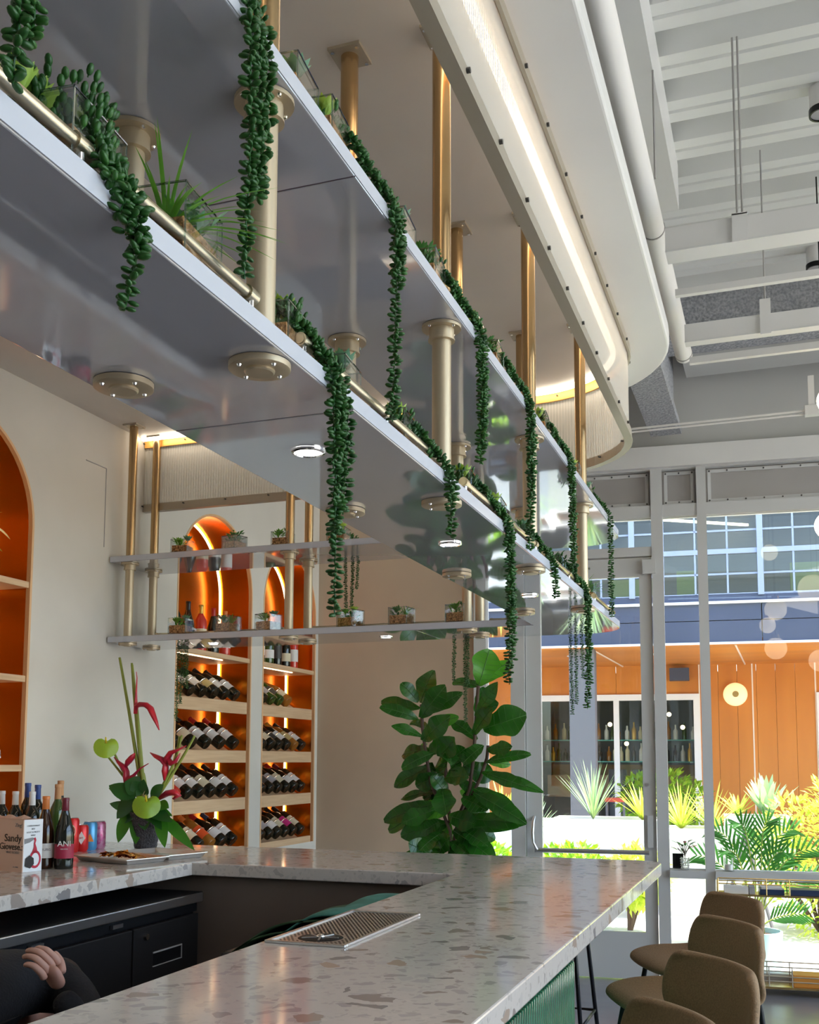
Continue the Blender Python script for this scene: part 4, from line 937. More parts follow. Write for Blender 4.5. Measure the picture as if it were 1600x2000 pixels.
for (x, y, mx, my, r0) in ((216, 1288, 258, 1440, .011), (245, 1300, 262, 1440, .010), (250, 1304, 268, 1440, .012), (275, 1585, 265, 1440, .012), (193, 1478, 240, 1530, .009), (206, 1470, 235, 1525, .009), (195, 1545, 235, 1570, .008), (380, 1443, 355, 1500, .010), (354, 1444, 345, 1520, .009), (359, 1442, 347, 1520, .009)):
    pth = curve3(base + Vector((rnd.uniform(-.02, .02), rnd.uniform(-.02, .02), 0)), FP(mx, my, rnd.uniform(-.03, .03)), FP(x, y, rnd.uniform(-.03, .03)))
    MB().tube(pth, [r0 * (1 - .45 * i / 12) for i in range(13)], 8).build('stem', 'stem_green', t, True)
def anth(x, y, r, name, n, m_='leaf_lime'):
    c = FP(x, y, -.13 if y > 1500 else -.06); n = Vector(n).normalized(); rt = n.cross(Z).normalized(); up = rt.cross(n); mb = MB(); vs = [c]; N = 22
    for ring_ in (.5, 1):
        for k in range(N):
            a = 2 * pi * k / N; rr = r * ring_ * (1 - .42 * math.exp(-((a - pi / 2) / .35) ** 2) + .10 * math.exp(-((a - 3 * pi / 2) / .5) ** 2)); vs.append(c + rt * (rr * cos(a)) + up * (rr * sin(a) * .9) + n * (-.02 * ring_ ** 2 + .006 * sin(3 * a) * ring_))
    fs = [(0, 1 + k, 1 + (k + 1) % N) for k in range(N)] + [(1 + k, 1 + N + k, 1 + N + (k + 1) % N, 1 + (k + 1) % N) for k in range(N)]
    o = mb.add(vs, fs).build(name, m_, t, True); MB().tube([c + up * .015 + n * .004, c + up * .03 + n * .04], [.006, .003], 8).build('spadix', 'flower_yellow', o, True)
anth(316, 1572, .066, 'anthurium_bloom', (.45, -.85, .35)); anth(207, 1462, .060, 'anthurium_bloom', (.5, -.8, .3))
def helic(pts, name='heliconia_bract'):
    """red boat-shaped bract: tapering curved tube"""
    n = len(pts); P = [FP(x, y, -.03) for x, y, r in pts]; MB().tube(P, [r * .0034 for x, y, r in pts], 10, True, .55).build(name, 'flower_red', t, True)
helic(((262, 1400, 2), (263, 1386, 5), (272, 1382, 7), (284, 1383, 7), (294, 1390, 7), (300, 1402, 6), (307, 1416, 4), (314, 1432, 1)))
helic(((262, 1400, 4), (262, 1390, 4), (262, 1360, 2), (263, 1330, 1), (261, 1318, .6)), 'heliconia_tip')
helic(((244, 1540, 2), (246, 1522, 7), (246, 1512, 6), (240, 1503, 7), (228, 1494, 4), (218, 1484, 1))); helic(((244, 1502, 3), (250, 1492, 7), (258, 1483, 6), (263, 1476, 1))); helic(((247, 1528, 5), (262, 1519, 4), (275, 1506, 2), (293, 1496, 1)), 'heliconia_tip')
helic(((328, 1528, 2), (329, 1510, 7), (330, 1498, 6), (322, 1488, 7), (308, 1482, 5), (296, 1475, 1))); helic(((330, 1500, 4), (333, 1485, 7), (340, 1475, 6), (355, 1470, 3), (372, 1462, 1))); helic(((334, 1485, 4), (342, 1496, 7), (350, 1492, 4), (360, 1476, 1)))
helic(((300, 1566, 1), (318, 1562, 5), (335, 1552, 8), (350, 1550, 9), (360, 1556, 5), (348, 1562, 3)), 'striped_bract')
for (x, y, tx, ty, w, mm) in ((275, 1560, 225, 1535, 34, 'leaf_dark'), (270, 1560, 235, 1600, 34, 'leaf_dark'), (280, 1555, 268, 1530, 30, 'leaf_dark'), (275, 1545, 255, 1530, 40, 'leaf_dark'), (290, 1555, 300, 1528, 26, 'leaf_dark'), (305, 1565, 335, 1535, 30, 'leaf_dark'), (310, 1575, 350, 1575, 26, 'leaf_mid'), (258, 1590, 245, 1645, 26, 'leaf_mid'), (275, 1590, 282, 1646, 27, 'leaf_mid'), (318, 1590, 348, 1648, 24, 'leaf_mid'), (322, 1595, 402, 1650, 22, 'leaf_mid'), (300, 1580, 360, 1600, 26, 'leaf_dark'), (300, 1585, 340, 1615, 20, 'leaf_dark'), (285, 1585, 240, 1610, 20, 'leaf_dark'), (300, 1575, 355, 1590, 18, 'leaf_mid'), (295, 1590, 320, 1605, 18, 'leaf_dark'), (265, 1585, 215, 1570, 22, 'leaf_dark'), (290, 1595, 300, 1620, 24, 'leaf_dark')):
    a, b = FP(x, y, rnd.uniform(-.06, -.02)), FP(tx, ty, rnd.uniform(-.11, -.05)); MB().leaf(a, b - a, (.2, -.8, .5), (b - a).length, w * .00262, 8, .15, .12).build('leaf', mm, t, True)
fl_ = MB()
for k in range(9): a, b = FP(288, 1562 + k, -.05), FP(300 + 5 * k, 1545 + 4 * k, -.10); fl_.leaf(a, b - a, (.2, -.8, .5), .06, .010, 4)
fl_.build('striped_leaf', 'label_cream', t, True)
# folded green cloth on a bin behind the bar
mat('teal_cloth', (.05, .20, .16), .8, noise=(14, (.07, .27, .22), 2)); mat('olive_cloth', (.045, .10, .045), .8)
t = thing('cloth_stack', 'stack of folded teal and dark green cloths on a bin behind the bar', 'cloth', (-1.40, 3.0, .90))
MB().bbox(-1.60, -1.185, 2.80, 3.30, .45, .925, .01).build('bin', 'fridge_grey', t)
def cloth(zt, x0, m_, name, ph):
    mb = MB(); nx, ny = 18, 8; vs = []
    for lay in (0, 1):
        for i in range(nx + 1):
            for j in range(ny + 1):
                x = x0 + (-1.19 - x0) * i / nx; y = 2.80 + .48 * j / ny; f = i / nx
                z = zt - .10 * (1 - f) ** 2.2 - .012 * sin(f * 7 + ph) * (1 - f) + .006 * sin(j * 1.1 + ph); vs.append((x, y, z - .006 * lay))
    k = (nx + 1) * (ny + 1); q = lambda i, j: i * (ny + 1) + j; fs = []
    for i in range(nx):
        for j in range(ny): fs += [(q(i, j), q(i + 1, j), q(i + 1, j + 1), q(i, j + 1)), (k + q(i, j + 1), k + q(i + 1, j + 1), k + q(i + 1, j), k + q(i, j))]
    for i in range(nx): fs += [(q(i, 0), k + q(i, 0), k + q(i + 1, 0), q(i + 1, 0)), (q(i, ny), q(i + 1, ny), k + q(i + 1, ny), k + q(i, ny))]
    for j in range(ny): fs += [(q(0, j), q(0, j + 1), k + q(0, j + 1), k + q(0, j))]
    mb.add(vs, fs).build(name, m_, t, True)
cloth(1.055, -1.46, 'teal_cloth', 'teal_cloth', 0); cloth(1.035, -1.56, 'olive_cloth', 'green_cloth', 1.5); cloth(1.015, -1.58, 'olive_cloth', 'green_cloth', 2.6); cloth(.99, -1.60, 'olive_cloth', 'green_cloth', .6)
# ------------------------------------------------------------------ fiddle-leaf fig
t = thing('fiddle_leaf_fig', 'tall fiddle-leaf fig with broad glossy leaves beside the glass wall', 'plant', (-1.97, 6.15, 0))
def GP(cx, cy, dy=0): return Vector((-1.94 + (cx - 870) * .00099, 6.15 + dy, 2.392 - cy * .000985))
MB().lathe([(0, 0), (.17, 0), (.21, .40), (.19, .40), (.18, .36), (0, .36)], (-1.97, 6.15), 24).build('pot', 'cap_white', t, 40)
for pts in (((875, 2050), (880, 1500), (890, 1350), (820, 1220), (760, 1050), (725, 850), (705, 700), (685, 560)), ((880, 2050), (905, 1420), (940, 1250), (1010, 1090), (1035, 880), (1055, 700), (1068, 450)), ((930, 1300), (1080, 1020), (1115, 900), (1125, 820)), ((880, 1300), (860, 1100), (840, 930))):
    MB().tube([GP(x, y, rnd.uniform(-.03, .03)) for x, y in pts], .011, 8).build('stem', 'stem_brown', t, True)
figp = lambda s: (sin(pi * min(1, s * .93 + .05)) ** .75) * (.55 + .55 * s) * (1 - .18 * math.exp(-((s - .42) / .13) ** 2))
FIG = [(1070, 440, 1135, 232, 205, 1), (690, 550, 735, 350, 170, 0), (680, 545, 605, 433, 95, 0), (690, 545, 757, 447, 62, 1), (680, 585, 415, 530, 95, 0), (690, 655, 528, 568, 85, 0), (700, 645, 862, 478, 130, 0), (745, 620, 942, 488, 105, 0), (1060, 450, 857, 385, 95, 0), (1062, 445, 1224, 258, 110, 1), (1070, 455, 1085, 620, 190, 0), (1062, 640, 1212, 460, 90, 0), (1100, 720, 1340, 640, 190, 0), (1050, 750, 1155, 605, 115, 0), (1050, 785, 880, 640, 90, 0), (720, 705, 568, 658, 75, 0), (720, 700, 905, 640, 75, 1), (715, 765, 585, 690, 75, 0), (720, 790, 880, 670, 130, 0), (735, 850, 490, 845, 105, 0), (715, 810, 578, 878, 72, 1), (740, 870, 870, 780, 110, 0), (1105, 820, 1000, 905, 100, 0), (1115, 925, 1362, 850, 75, 0), (1110, 920, 1245, 930, 60, 1), (1100, 985, 1452, 1072, 75, 0), (1100, 985, 1365, 1050, 85, 0), (1130, 850, 1275, 830, 90, 0), (740, 925, 665, 1045, 125, 0), (745, 950, 482, 1070, 95, 0), (790, 1000, 600, 1170, 180, 0), (795, 1190, 412, 1340, 130, 0), (800, 1180, 495, 1260, 120, 0), (790, 1110, 490, 1125, 65, 0), (850, 1000, 750, 890, 125, 0), (1010, 1070, 935, 1180, 110, 1), (1030, 1080, 1290, 1205, 105, 0), (1050, 1110, 1355, 1230, 110, 0), (860, 1240, 712, 1215, 125, 1), (880, 1255, 1045, 1290, 130, 0), (900, 1265, 1348, 1282, 95, 0), (870, 1300, 790, 1425, 145, 1), (870, 1300, 562, 1385, 135, 0), (905, 1345, 1170, 1490, 135, 0), (890, 1410, 1060, 1500, 115, 0), (880, 1400, 710, 1470, 115, 0), (870, 1470, 610, 1490, 70, 0), (930, 1330, 1275, 1300, 65, 0), (880, 920, 990, 850, 120, 0), (1000, 1000, 890, 1040, 115, 0), (860, 1020, 1005, 1000, 120, 0), (930, 920, 880, 1010, 90, 0), (790, 740, 775, 840, 150, 0), (830, 890, 940, 800, 140, 0), (845, 1090, 905, 1210, 150, 0), (760, 1110, 695, 1200, 110, 0), (960, 1120, 1060, 1190, 120, 0), (820, 1480, 900, 1380, 120, 0), (940, 1440, 900, 1530, 120, 0), (780, 1500, 700, 1420, 120, 0), (860, 1120, 800, 1010, 130, 0), (1020, 920, 960, 1000, 110, 0)]
rf = random.Random(5)
for k in range(26):
    x, y = rf.uniform(640, 1150), rf.uniform(900, 1460); FIG.append((880 + (x - 880) * .35, y - 60, x, y, rf.uniform(95, 150), 0))
for i, (bx, by, tx, ty, w, br) in enumerate(FIG):
    dy = rnd.uniform(-.20, .16); a, b = GP(bx, by, dy * .3), GP(tx, ty, dy); d = b - a; L = d.length * 1.06; W = min(w * .00128, L * .95)
    n_ = Vector((.15 + rnd.uniform(-.5, .5), -.92, .35 + rnd.uniform(-.35, .35))); bend = rnd.uniform(.05, .30)
    mb = MB().leaf(a, d, n_, L, W, 14, rnd.uniform(.05, .35), bend, wav=.055, prof=figp); nf = len(mb.f); P = mb.v[1::3]; nn_ = (n_ - d.normalized() * n_.dot(d.normalized())).normalized(); x_ = d.normalized().cross(nn_)
    mb.tube([p + nn_ * .0018 for p in P], .0022, 4)
    for q in range(2, 13, 2):
        for sd in (0, 2):
            e = mb.v[min(q + 1, 14) * 3 + sd]; mb.tube([P[q] + nn_ * .0015, P[q].lerp(e, .5) + nn_ * .0022, P[q].lerp(e, .93) + nn_ * .001], .0009, 3, False)
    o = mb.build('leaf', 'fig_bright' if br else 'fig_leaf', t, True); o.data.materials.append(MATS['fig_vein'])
    for f_ in list(o.data.polygons)[nf:]: f_.material_index = 1
# ------------------------------------------------------------------ bar stools
def stool_mesh():
    prof = [(.185, .702), (.180, .718), (.15, .730), (.07, .727), (-.03, .722), (-.12, .724), (-.175, .740), (-.200, .785), (-.215, .84), (-.228, .90), (-.238, .950), (-.241, .968)]
    hw = [.165, .185, .205, .215, .225, .232, .238, .244, .248, .246, .226, .185]
    vs = []; fs = []; nu = 12
    for (x, z), w in zip(prof, hw):
        for j in range(nu + 1):
            u = 2 * j / nu - 1; bk = max(0, min(1, (z - .725) / .12)) if x < -.1 else 0
            vs.append(Vector((x + .075 * bk * abs(u) ** 2.2, w * u, z + (.030 * abs(u) ** 3) * (1 - bk) * (1 if x < .15 else .4))))
    for i in range(len(prof) - 1):
        for j in range(nu): fs.append((i * (nu + 1) + j, i * (nu + 1) + j + 1, (i + 1) * (nu + 1) + j + 1, (i + 1) * (nu + 1) + j))
    return MB().add(vs, fs), prof, hw, nu
def make_stool(label):
    t = thing('bar_stool', label, 'stool', (0, 0, 0), 0, 'brown bar stools along the counter')
    mb, prof, hw, nu = stool_mesh(); s = mb.build('seat_shell', 'stool_fabric', t, True)
    md = s.modifiers.new('solid', 'SOLIDIFY'); md.thickness = .026; md.offset = 0
    md = s.modifiers.new('sub', 'SUBSURF'); md.levels = 1; md.render_levels = 2
    rim = [mb.v[j] for j in range(nu + 1)] + [mb.v[i * (nu + 1) + nu] for i in range(1, len(prof))] + [mb.v[(len(prof) - 1) * (nu + 1) + j] for j in range(nu - 1, -1, -1)] + [mb.v[i * (nu + 1)] for i in range(len(prof) - 2, -1, -1)]
    for sx_2 in (1, -1):
        for sy_2 in (1, -1):
            MB().tube([(.05 * sx_2 - .02, .06 * sy_2, .703), (.12 * sx_2 - .02, .12 * sy_2, .699), (.155 * sx_2 - .02, .145 * sy_2, .68), (.165 * sx_2 - .02, .155 * sy_2, .61), (.225 * sx_2 - .02, .205 * sy_2, .004)], .0105, 8).build('leg', 'black_metal', t, True)
    q = [(.196 - .02, .181, .28), (-.196 - .02, .181, .28), (-.196 - .02, -.181, .28), (.196 - .02, -.181, .28)]
    MB().tube(q + [q[0]], .008, 8).build('footrest', 'black_metal', t, True)
    return t
FR = math.atan2(-.50, -.866)
st0 = make_stool('brown fabric bar stool at the counter, farthest of the four'); st0.location = (-.345, 4.22, 0); st0.rotation_euler = (0, 0, FR)
dup(st0, (-.335, 3.55, 0), FR, 'brown fabric bar stool at the counter, second farthest of the four')
dup(st0, (-.338, 2.82, 0), FR + .03, 'brown fabric bar stool at the counter, second nearest of the four')
dup(st0, (-.385, 2.20, 0), FR - .02, 'brown fabric bar stool at the counter, nearest, cut by the frame bottom')
dup(st0, (-1.08, 5.02, 0), -pi / 2, 'bar stool round the far end of counter, only a black leg showing')
# ------------------------------------------------------------------ brass console under the window sill
t = thing('brass_console', 'low brass wire-frame console with two tiers under the window sill', 'console', wp(1.5, -.2, 0))
def bar(a, b, r, name, m_='brass', par=None): return MB().tube([wp(*a), wp(*b)], r, 6).build(name, m_, par or t)
for d in (-.27, -.09):
    for s in (.86, 1.16, 1.30, 1.62, 2.0, 2.4): bar((s, d, .0), (s, d, .735), .005, 'post') if s in (.86, 2.4) else bar((s, d, .63), (s, d, .735), .004, 'rail_post')
    for s in (1.16, 1.30, 1.62, 2.0): bar((s, d, .06), (s, d, .185), .004, 'rail_post', 'trim_taupe')
    for z in (.735, .70): bar((.86, d, z), (2.4, d, z), .004, 'rail')
    for z in (.185, .125, .095): bar((.86, d, z), (2.4, d, z), .004, 'rail', 'trim_taupe')
wbox(MB(), .86, 2.4, -.275, -.085, .622, .634).build('upper_tray', 'brass', t); wbox(MB(), .86, 2.4, -.275, -.085, .048, .062).build('lower_tray', 'brass', t)
for s0, s1, z0_, z1_, m_, nm, lb in ((.90, 1.05, .635, .675, 'label_white', 'book', 'stack of white books at left of the console upper tray'), (1.055, 1.09, .635, .68, 'label_grey', 'card_holder', 'small pale card holder on the console upper tray'), (1.12, 1.27, .635, .668, 'cap_navy', 'book', 'navy book in the middle of the console upper tray'), (1.13, 1.26, .669, .68, 'label_white', 'paper_pile', 'white papers lying on the navy book'), (1.31, 1.55, .635, .67, 'cap_navy', 'book', 'dark books at right of the console upper tray')):
    o = wbox(MB(), s0, s1, -.25, -.10, z0_, z1_); o = o.build(nm, m_, None); tag(o, lb, 'book' if nm == 'book' else 'papers')
o = wbox(MB(), 1.31, 2.2, -.25, -.10, .063, .135).build('orange_box', mat('orange_card', (.80, .34, .06), .5), None); tag(o, 'flat orange box on the console lower tray', 'box')
# sill board and things on it
for i, (a, b) in enumerate(((.554, .788), (.852, 2.60))): struct('trim_sill', wbox(MB(), a, b, -.10, -.05, .706, .758), 'frame_grey')
c = wp(.655, -.055, .758); t = thing('sill_vase', 'small patterned glass vase with red-green sprig on the window sill', 'vase', c)
MB().lathe([(0, c.z), (.024, c.z), (.031, c.z + .085), (.028, c.z + .085), (.022, c.z + .01), (0, c.z + .01)], (c.x, c.y), 18).build('vase_body', 'pot_glass', t, 40)
dots = MB()
for r in range(5):
    for k in range(14): a = k * 2 * pi / 14 + r * .22; rr = .0255 + .0011 * r * 1.2; dots.ball((c.x + rr * cos(a), c.y + rr * sin(a), c.z + .014 + r * .015), .0042, 6, 4)
stuff(dots.build('vase_dots', 'label_white', t))
for k in range(12):
    a = rnd.random() * 6.3; p = c + Z * (.09 + .03 * rnd.random()); tip = p + Vector((cos(a) * .05, sin(a) * .05, .07 * rnd.uniform(.5, 1.3)))
    MB().tube([c + Z * .03, p, tip], .0022, 5).build('twig', 'stem_brown', t); MB().leaf(tip - Z * .01, (cos(a), sin(a), .6), (0, 0, 1), .06, .022, 5).build('leaf', ('leaf_dark', 'leaf_mid', 'flower_red')[k % 3], t, True)
o = wbox(MB(), .572, .645, .02, .04, .758, .86).build('menu_holder', 'black_vinyl', None); tag(o, 'small black card holder on the sill behind the patterned vase', 'card holder')
c = wp(.94, -.055, .758); t = thing('candle_jar', 'clear glass jar with white candle on the window sill', 'candle', c)
MB().lathe([(0, c.z), (.034, c.z), (.034, c.z + .09), (.031, c.z + .09), (.031, c.z + .006), (0, c.z + .006)], (c.x, c.y), 18).build('jar', 'pot_glass', t, 40); MB().cyl((c.x, c.y), .026, c.z + .008, c.z + .045, 18).build('candle', 'label_white', t, 40)
# ------------------------------------------------------------------ pipes, struts, lamps under the roof deck
t = thing('drain_pipe', 'white round pipe running along the edge of the lowered ceiling', 'pipe', (-.455, 2, 3.79))
MB().tube([(-.455, -5, 3.79), (-.455, 5.90, 3.79)], .047, 18).build('pipe_run', 'pipe_white', t, 40)
for y in (4.40, 5.86):
    ro = MB().lathe([(.047, y - .004), (.050, y - .004), (.050, y + .004), (.047, y + .004)], (0, 0), 20, Matrix(((1, 0, 0, -.455), (0, 0, 1, 0), (0, 1, 0, 3.79), (0, 0, 0, 1)))); ro.build('pipe_strap', 'panel_grey', t)
MB().tube([(-.405, 4.02, 4.26), (-.405, 4.02, 3.80)], .004, 6).build('strap_rod', 'panel_grey', t)
def strut(y, z, h, d, label, lip=True):
    t = thing('ceiling_strut', label, 'strut', (.5, y, z), 0, 'white steel struts across the ceiling'); MB().box(-.39, 5, y, y + d, z, z + h).build('web', 'pipe_white', t)
    if lip: l = MB(); l.box(-.39, 5, y - .006, y, z, z + .008); l.box(-.39, 5, y + d, y + d + .006, z, z + .008); l.build('lip', 'soffit_white', t)
    return t
s1 = strut(4.22, 3.585, .105, .10, 'thick white strut crossing the ceiling nearest the camera'); s2 = strut(4.64, 3.585, .030, .03, 'thin white strut between the two thick struts', False)
s3 = strut(5.13, 3.555, .095, .05, 'thick white strut crossing the ceiling nearer the windows'); s4 = strut(5.40, 3.55, .035, .03, 'thin white strut just beyond the second thick strut', False)
for x, dx in ((-.105, 0), (-.085, .0)): MB().tube([(x, 4.27, 3.69), (x, 4.27, 4.50)], .0045, 8).build('hanger_rod', 'panel_grey', s1)
m = MB(); m.box(-.125, -.065, 4.205, 4.215, 3.58, 3.70); m.box(-.125, -.065, 4.205, 4.335, 3.692, 3.697); m.build('strap_clamp', 'pipe_white', s1)
MB().tube([(-.01, 5.155, 3.65), (-.01, 5.155, 4.50)], .004, 8).build('hanger_rod', 'panel_grey', s3); m = MB(); m.box(-.035, .015, 5.115, 5.128, 3.545, 3.72); m.build('strap_clamp', 'pipe_white', s3)
t = thing('conduit', 'thin white conduit with junction box in front of the upper wall', 'conduit', (.2, 6.50, 3.6))
MB().tube([(-1.1, 6.5, 3.585), (5, 6.5, 3.60)], .007, 8).build('pipe_run', 'pipe_white', t, 40); MB().tube([(-1.1, 6.5, 3.565), (5, 6.5, 3.57)], .006, 8).build('pipe_run', 'pipe_white', t, 40)
MB().bbox(.19, .275, 6.47, 6.53, 3.555, 3.615, .004).build('junction_box', 'soffit_white', t); MB().box(.215, .25, 6.49, 6.52, 3.615, 3.80).build('box_bracket', 'pipe_white', t)
for x, y, lb in ((.255, 4.74, 'round ceiling spot at the right edge, nearer the camera'), (.275, 6.30, 'round ceiling spot at the right edge beyond the thin strut')):
    t = thing('ceiling_spot', lb, 'lamp', (x, y, 4.4)); zz = 4.40
    MB().cyl((x, y), .050, zz, zz + .10, 24).build('canister', 'cap_white', t, 40); MB().lathe([(.050, zz), (.054, zz - .002), (.054, zz - .03), (.046, zz - .03), (.046, zz)], (x, y), 24).build('rim', 'black_metal', t, 40); MB().lathe([(0, zz - .024), (.046, zz - .024)], (x, y), 24).build('lens', 'label_grey', t)
mat('globe', (1, .92, .8), .3, emit=((1, .86, .62), 2.2))
def pendant(p, r, label):
    p = Vector(p); t = thing('globe_pendant', label, 'lamp', p, 0, 'globe pendants at the right of the room')
    MB().ball(p, r, 20, 14).build('globe', 'globe', t, True); MB().tube([p + Z * (r - .01), (p.x, p.y, 4.50)], .004, 6).build('cord', 'black_metal', t); MB().cyl((p.x, p.y), r * .35, p.z + r * .92, p.z + r * 1.25, 14).build('cap', 'brass', t, 40)
pendant((.292, 5.5, 3.31), .072, 'glowing globe pendant cut by the right edge, upper one'); pendant((.258, 5.5, 2.668), .070, 'glowing globe pendant cut by the right edge, lower one')
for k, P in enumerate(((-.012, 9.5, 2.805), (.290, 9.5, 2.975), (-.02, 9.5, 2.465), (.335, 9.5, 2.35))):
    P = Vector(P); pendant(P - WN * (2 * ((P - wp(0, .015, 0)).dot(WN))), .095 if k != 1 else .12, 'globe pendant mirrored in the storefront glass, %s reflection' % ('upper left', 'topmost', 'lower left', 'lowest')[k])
# ------------------------------------------------------------------ person bending behind the bar
mat('skin', (.62, .34, .25), .55, noise=(9, (.56, .28, .20), 2)); mat('black_knit', (.010, .010, .012), .85, bump=(120, .3)); mat('black_denim', (.012, .012, .016), .8); mat('hair_dark', (.018, .011, .008), .5, noise=((40, 40, 200), (.035, .02, .014), 2)); mat('shoe', (.02, .02, .02), .5); mat('eye_white', (.8, .8, .78), .2); mat('iris', (.06, .03, .015), .2); mat('lips', (.45, .16, .14), .5)
def skin_body(name, pts, edges, m_, par, lv=2, root=0):
    me = bpy.data.meshes.new(name); me.from_pydata([Vector(p[:3]) - wloc(par) for p in pts], edges, []); o = bpy.data.objects.new(name, me); COL.objects.link(o); o.parent = par
    md = o.modifiers.new('skin', 'SKIN'); md.use_smooth_shade = True; md.branch_smoothing = .6
    for i, p in enumerate(pts):
        sv = me.skin_vertices[0].data[i]; r = p[3]; sv.radius = r if isinstance(r, tuple) else (r, r); sv.use_root = (i == root)
    s = o.modifiers.new('sub', 'SUBSURF'); s.levels = 1; s.render_levels = lv; me.materials.append(MATS[m_]); return o
pr_ = thing('person', 'person in black clothes bending down behind the bar with one hand raised', 'person', (-1.9, 2.05, 0))
hip = (-1.98, 2.03, .80)
body = [(*hip, (.155, .13)), (-2.0, 2.20, .875, (.15, .125)), (-2.02, 2.36, .895, (.155, .125)), (-2.03, 2.46, .885, (.14, .115)), (-2.05, 2.54, .86, (.072, .068)),
        (-1.86, 2.45, .89, .070), (-1.66, 2.31, .74, .050), (-1.66, 2.30, .75, .046), (-1.725, 2.225, .915, .035),
        (-2.20, 2.47, .86, .062), (-2.19, 2.62, .66, .05), (-2.20, 2.72, .52, .036)]
skin_body('sweater', body, [(0, 1), (1, 2), (2, 3), (3, 4), (3, 5), (5, 6), (6, 7), (7, 8), (3, 9), (9, 10), (10, 11)], 'black_knit', pr_)
legs = [(*hip, (.15, .13)), (-1.86, 2.05, .74, .095), (-1.86, 2.18, .44, .068), (-1.86, 2.04, .10, .045), (-2.10, 2.05, .74, .095), (-2.09, 2.18, .44, .068), (-2.09, 2.04, .10, .045)]
skin_body('trousers', legs, [(0, 1), (1, 2), (2, 3), (0, 4), (4, 5), (5, 6)], 'black_denim', pr_)
for x in (-1.86, -2.09): skin_body('shoe', [(x, 1.99, .05, (.042, .045)), (x, 2.08, .045, (.045, .04)), (x, 2.19, .035, (.042, .03)), (x, 2.24, .03, (.03, .022))], [(0, 1), (1, 2), (2, 3)], 'shoe', pr_)
hc = Vector((-2.07, 2.63, .785)); fd = Vector((-.05, .55, -.83)).normalized(); upv = (Vector((-.03, .8, .6)) - fd * Vector((-.03, .8, .6)).dot(fd)).normalized(); rg_ = fd.cross(upv)
hm = Matrix(((rg_.x, fd.x, upv.x, hc.x), (rg_.y, fd.y, upv.y, hc.y), (rg_.z, fd.z, upv.z, hc.z), (0, 0, 0, 1)))
hd = MB(); nn = MB().ball((0, 0, 0), 1, 24, 18)
for v_ in nn.v:
    x, y, z = v_; w_ = .074 * (1 - .18 * max(0, -z) ** 1.5); yy = .094 * y + (.010 * max(0, y) * (1 if z < -.2 else 0)); zz = .115 * z
    hd.v.append(hm @ Vector((w_ * x, yy, zz)))
hd.f = nn.f; hd.tube([hm @ Vector((0, -.02, -.07)), hm @ Vector((0, -.055, -.15))], .052, 14)
hd.tube([hm @ Vector((0, .088, .02)), hm @ Vector((0, .102, -.015)), hm @ Vector((0, .116, -.035)), hm @ Vector((0, .095, -.045))], [.006, .010, .013, .008], 10)
for s_ in (1, -1): hd.ball(hm @ Vector((s_ * .076, -.012, -.008)), .028, 10, 8, (.35, .6, 1), hm.to_3x3())
head = hd.build('head', 'skin', pr_, True)
for s_ in (1, -1):
    MB().ball(hm @ Vector((s_ * .030, .084, .006)), .012, 12, 8).build('eye', 'eye_white', head, True); MB().ball(hm @ Vector((s_ * .030, .0945, .006)), .0055, 10, 6).build('iris', 'iris', head, True)
MB().tube([hm @ Vector((-.022, .090, -.066)), hm @ Vector((0, .097, -.064)), hm @ Vector((.022, .090, -.066))], [.003, .006, .003], 8).build('mouth', 'lips', head, True)
ha = MB(); hn = MB().ball((0, 0, 0), 1, 24, 16)
for v_ in hn.v:
    x, y, z = v_; yy = min(y, .55 - .6 * max(0, -z)); ha.v.append(hm @ Vector((.083 * x, .103 * yy - .006, .124 * max(z, -.55) + .006)))
ha.f = hn.f; ha.build('hair', 'hair_dark', head, True)
def hand(wrist, d, palm_n, par):
    """palm and five bent fingers grown as skinned chains; d = knuckle direction"""
    w0 = Vector(wrist); d = Vector(d).normalized(); n_ = Vector(palm_n); n_ = (n_ - d * n_.dot(d)).normalized(); s_ = d.cross(n_)
    pts = [(*w0, (.026, .020)), (*(w0 + d * .035), (.034, .018)), (*(w0 + d * .075), (.038, .016))]; ed = [(0, 1), (1, 2)]
    h_ = skin_body('hand', pts, ed, 'skin', par)
    for k, (off, L) in enumerate(((-.030, .068), (-.010, .078), (.010, .073), (.028, .058))):
        b = w0 + d * (.078 - abs(off) * .25) + s_ * off; q1 = b + (d * .85 + n_ * .45) * (L * .45); q2 = q1 + (d * .35 + n_ * .9) * (L * .33); q3 = q2 + (d * -.15 + n_ * .95) * (L * .25)
        skin_body('finger', [(*(b - d * .02), .010), (*b, .0098), (*q1, .0088), (*q2, .0078), (*q3, .0066)], [(0, 1), (1, 2), (2, 3), (3, 4)], 'skin', h_)
    b = w0 + d * .022 - s_ * .026; q1 = b + (d * .6 - s_ * .7 + n_ * .35) * .038; q2 = q1 + (d * .85 - s_ * .2 + n_ * .5) * .030
    skin_body('thumb', [(*b, .013), (*q1, .0105), (*q2, .0085)], [(0, 1), (1, 2)], 'skin', h_)
hand((-1.722, 2.222, .925), (-.10, -.30, .55), (-.45, .1, -.2), pr_); hand((-2.20, 2.725, .51), (0, .35, -.9), (.3, .3, 0), pr_)
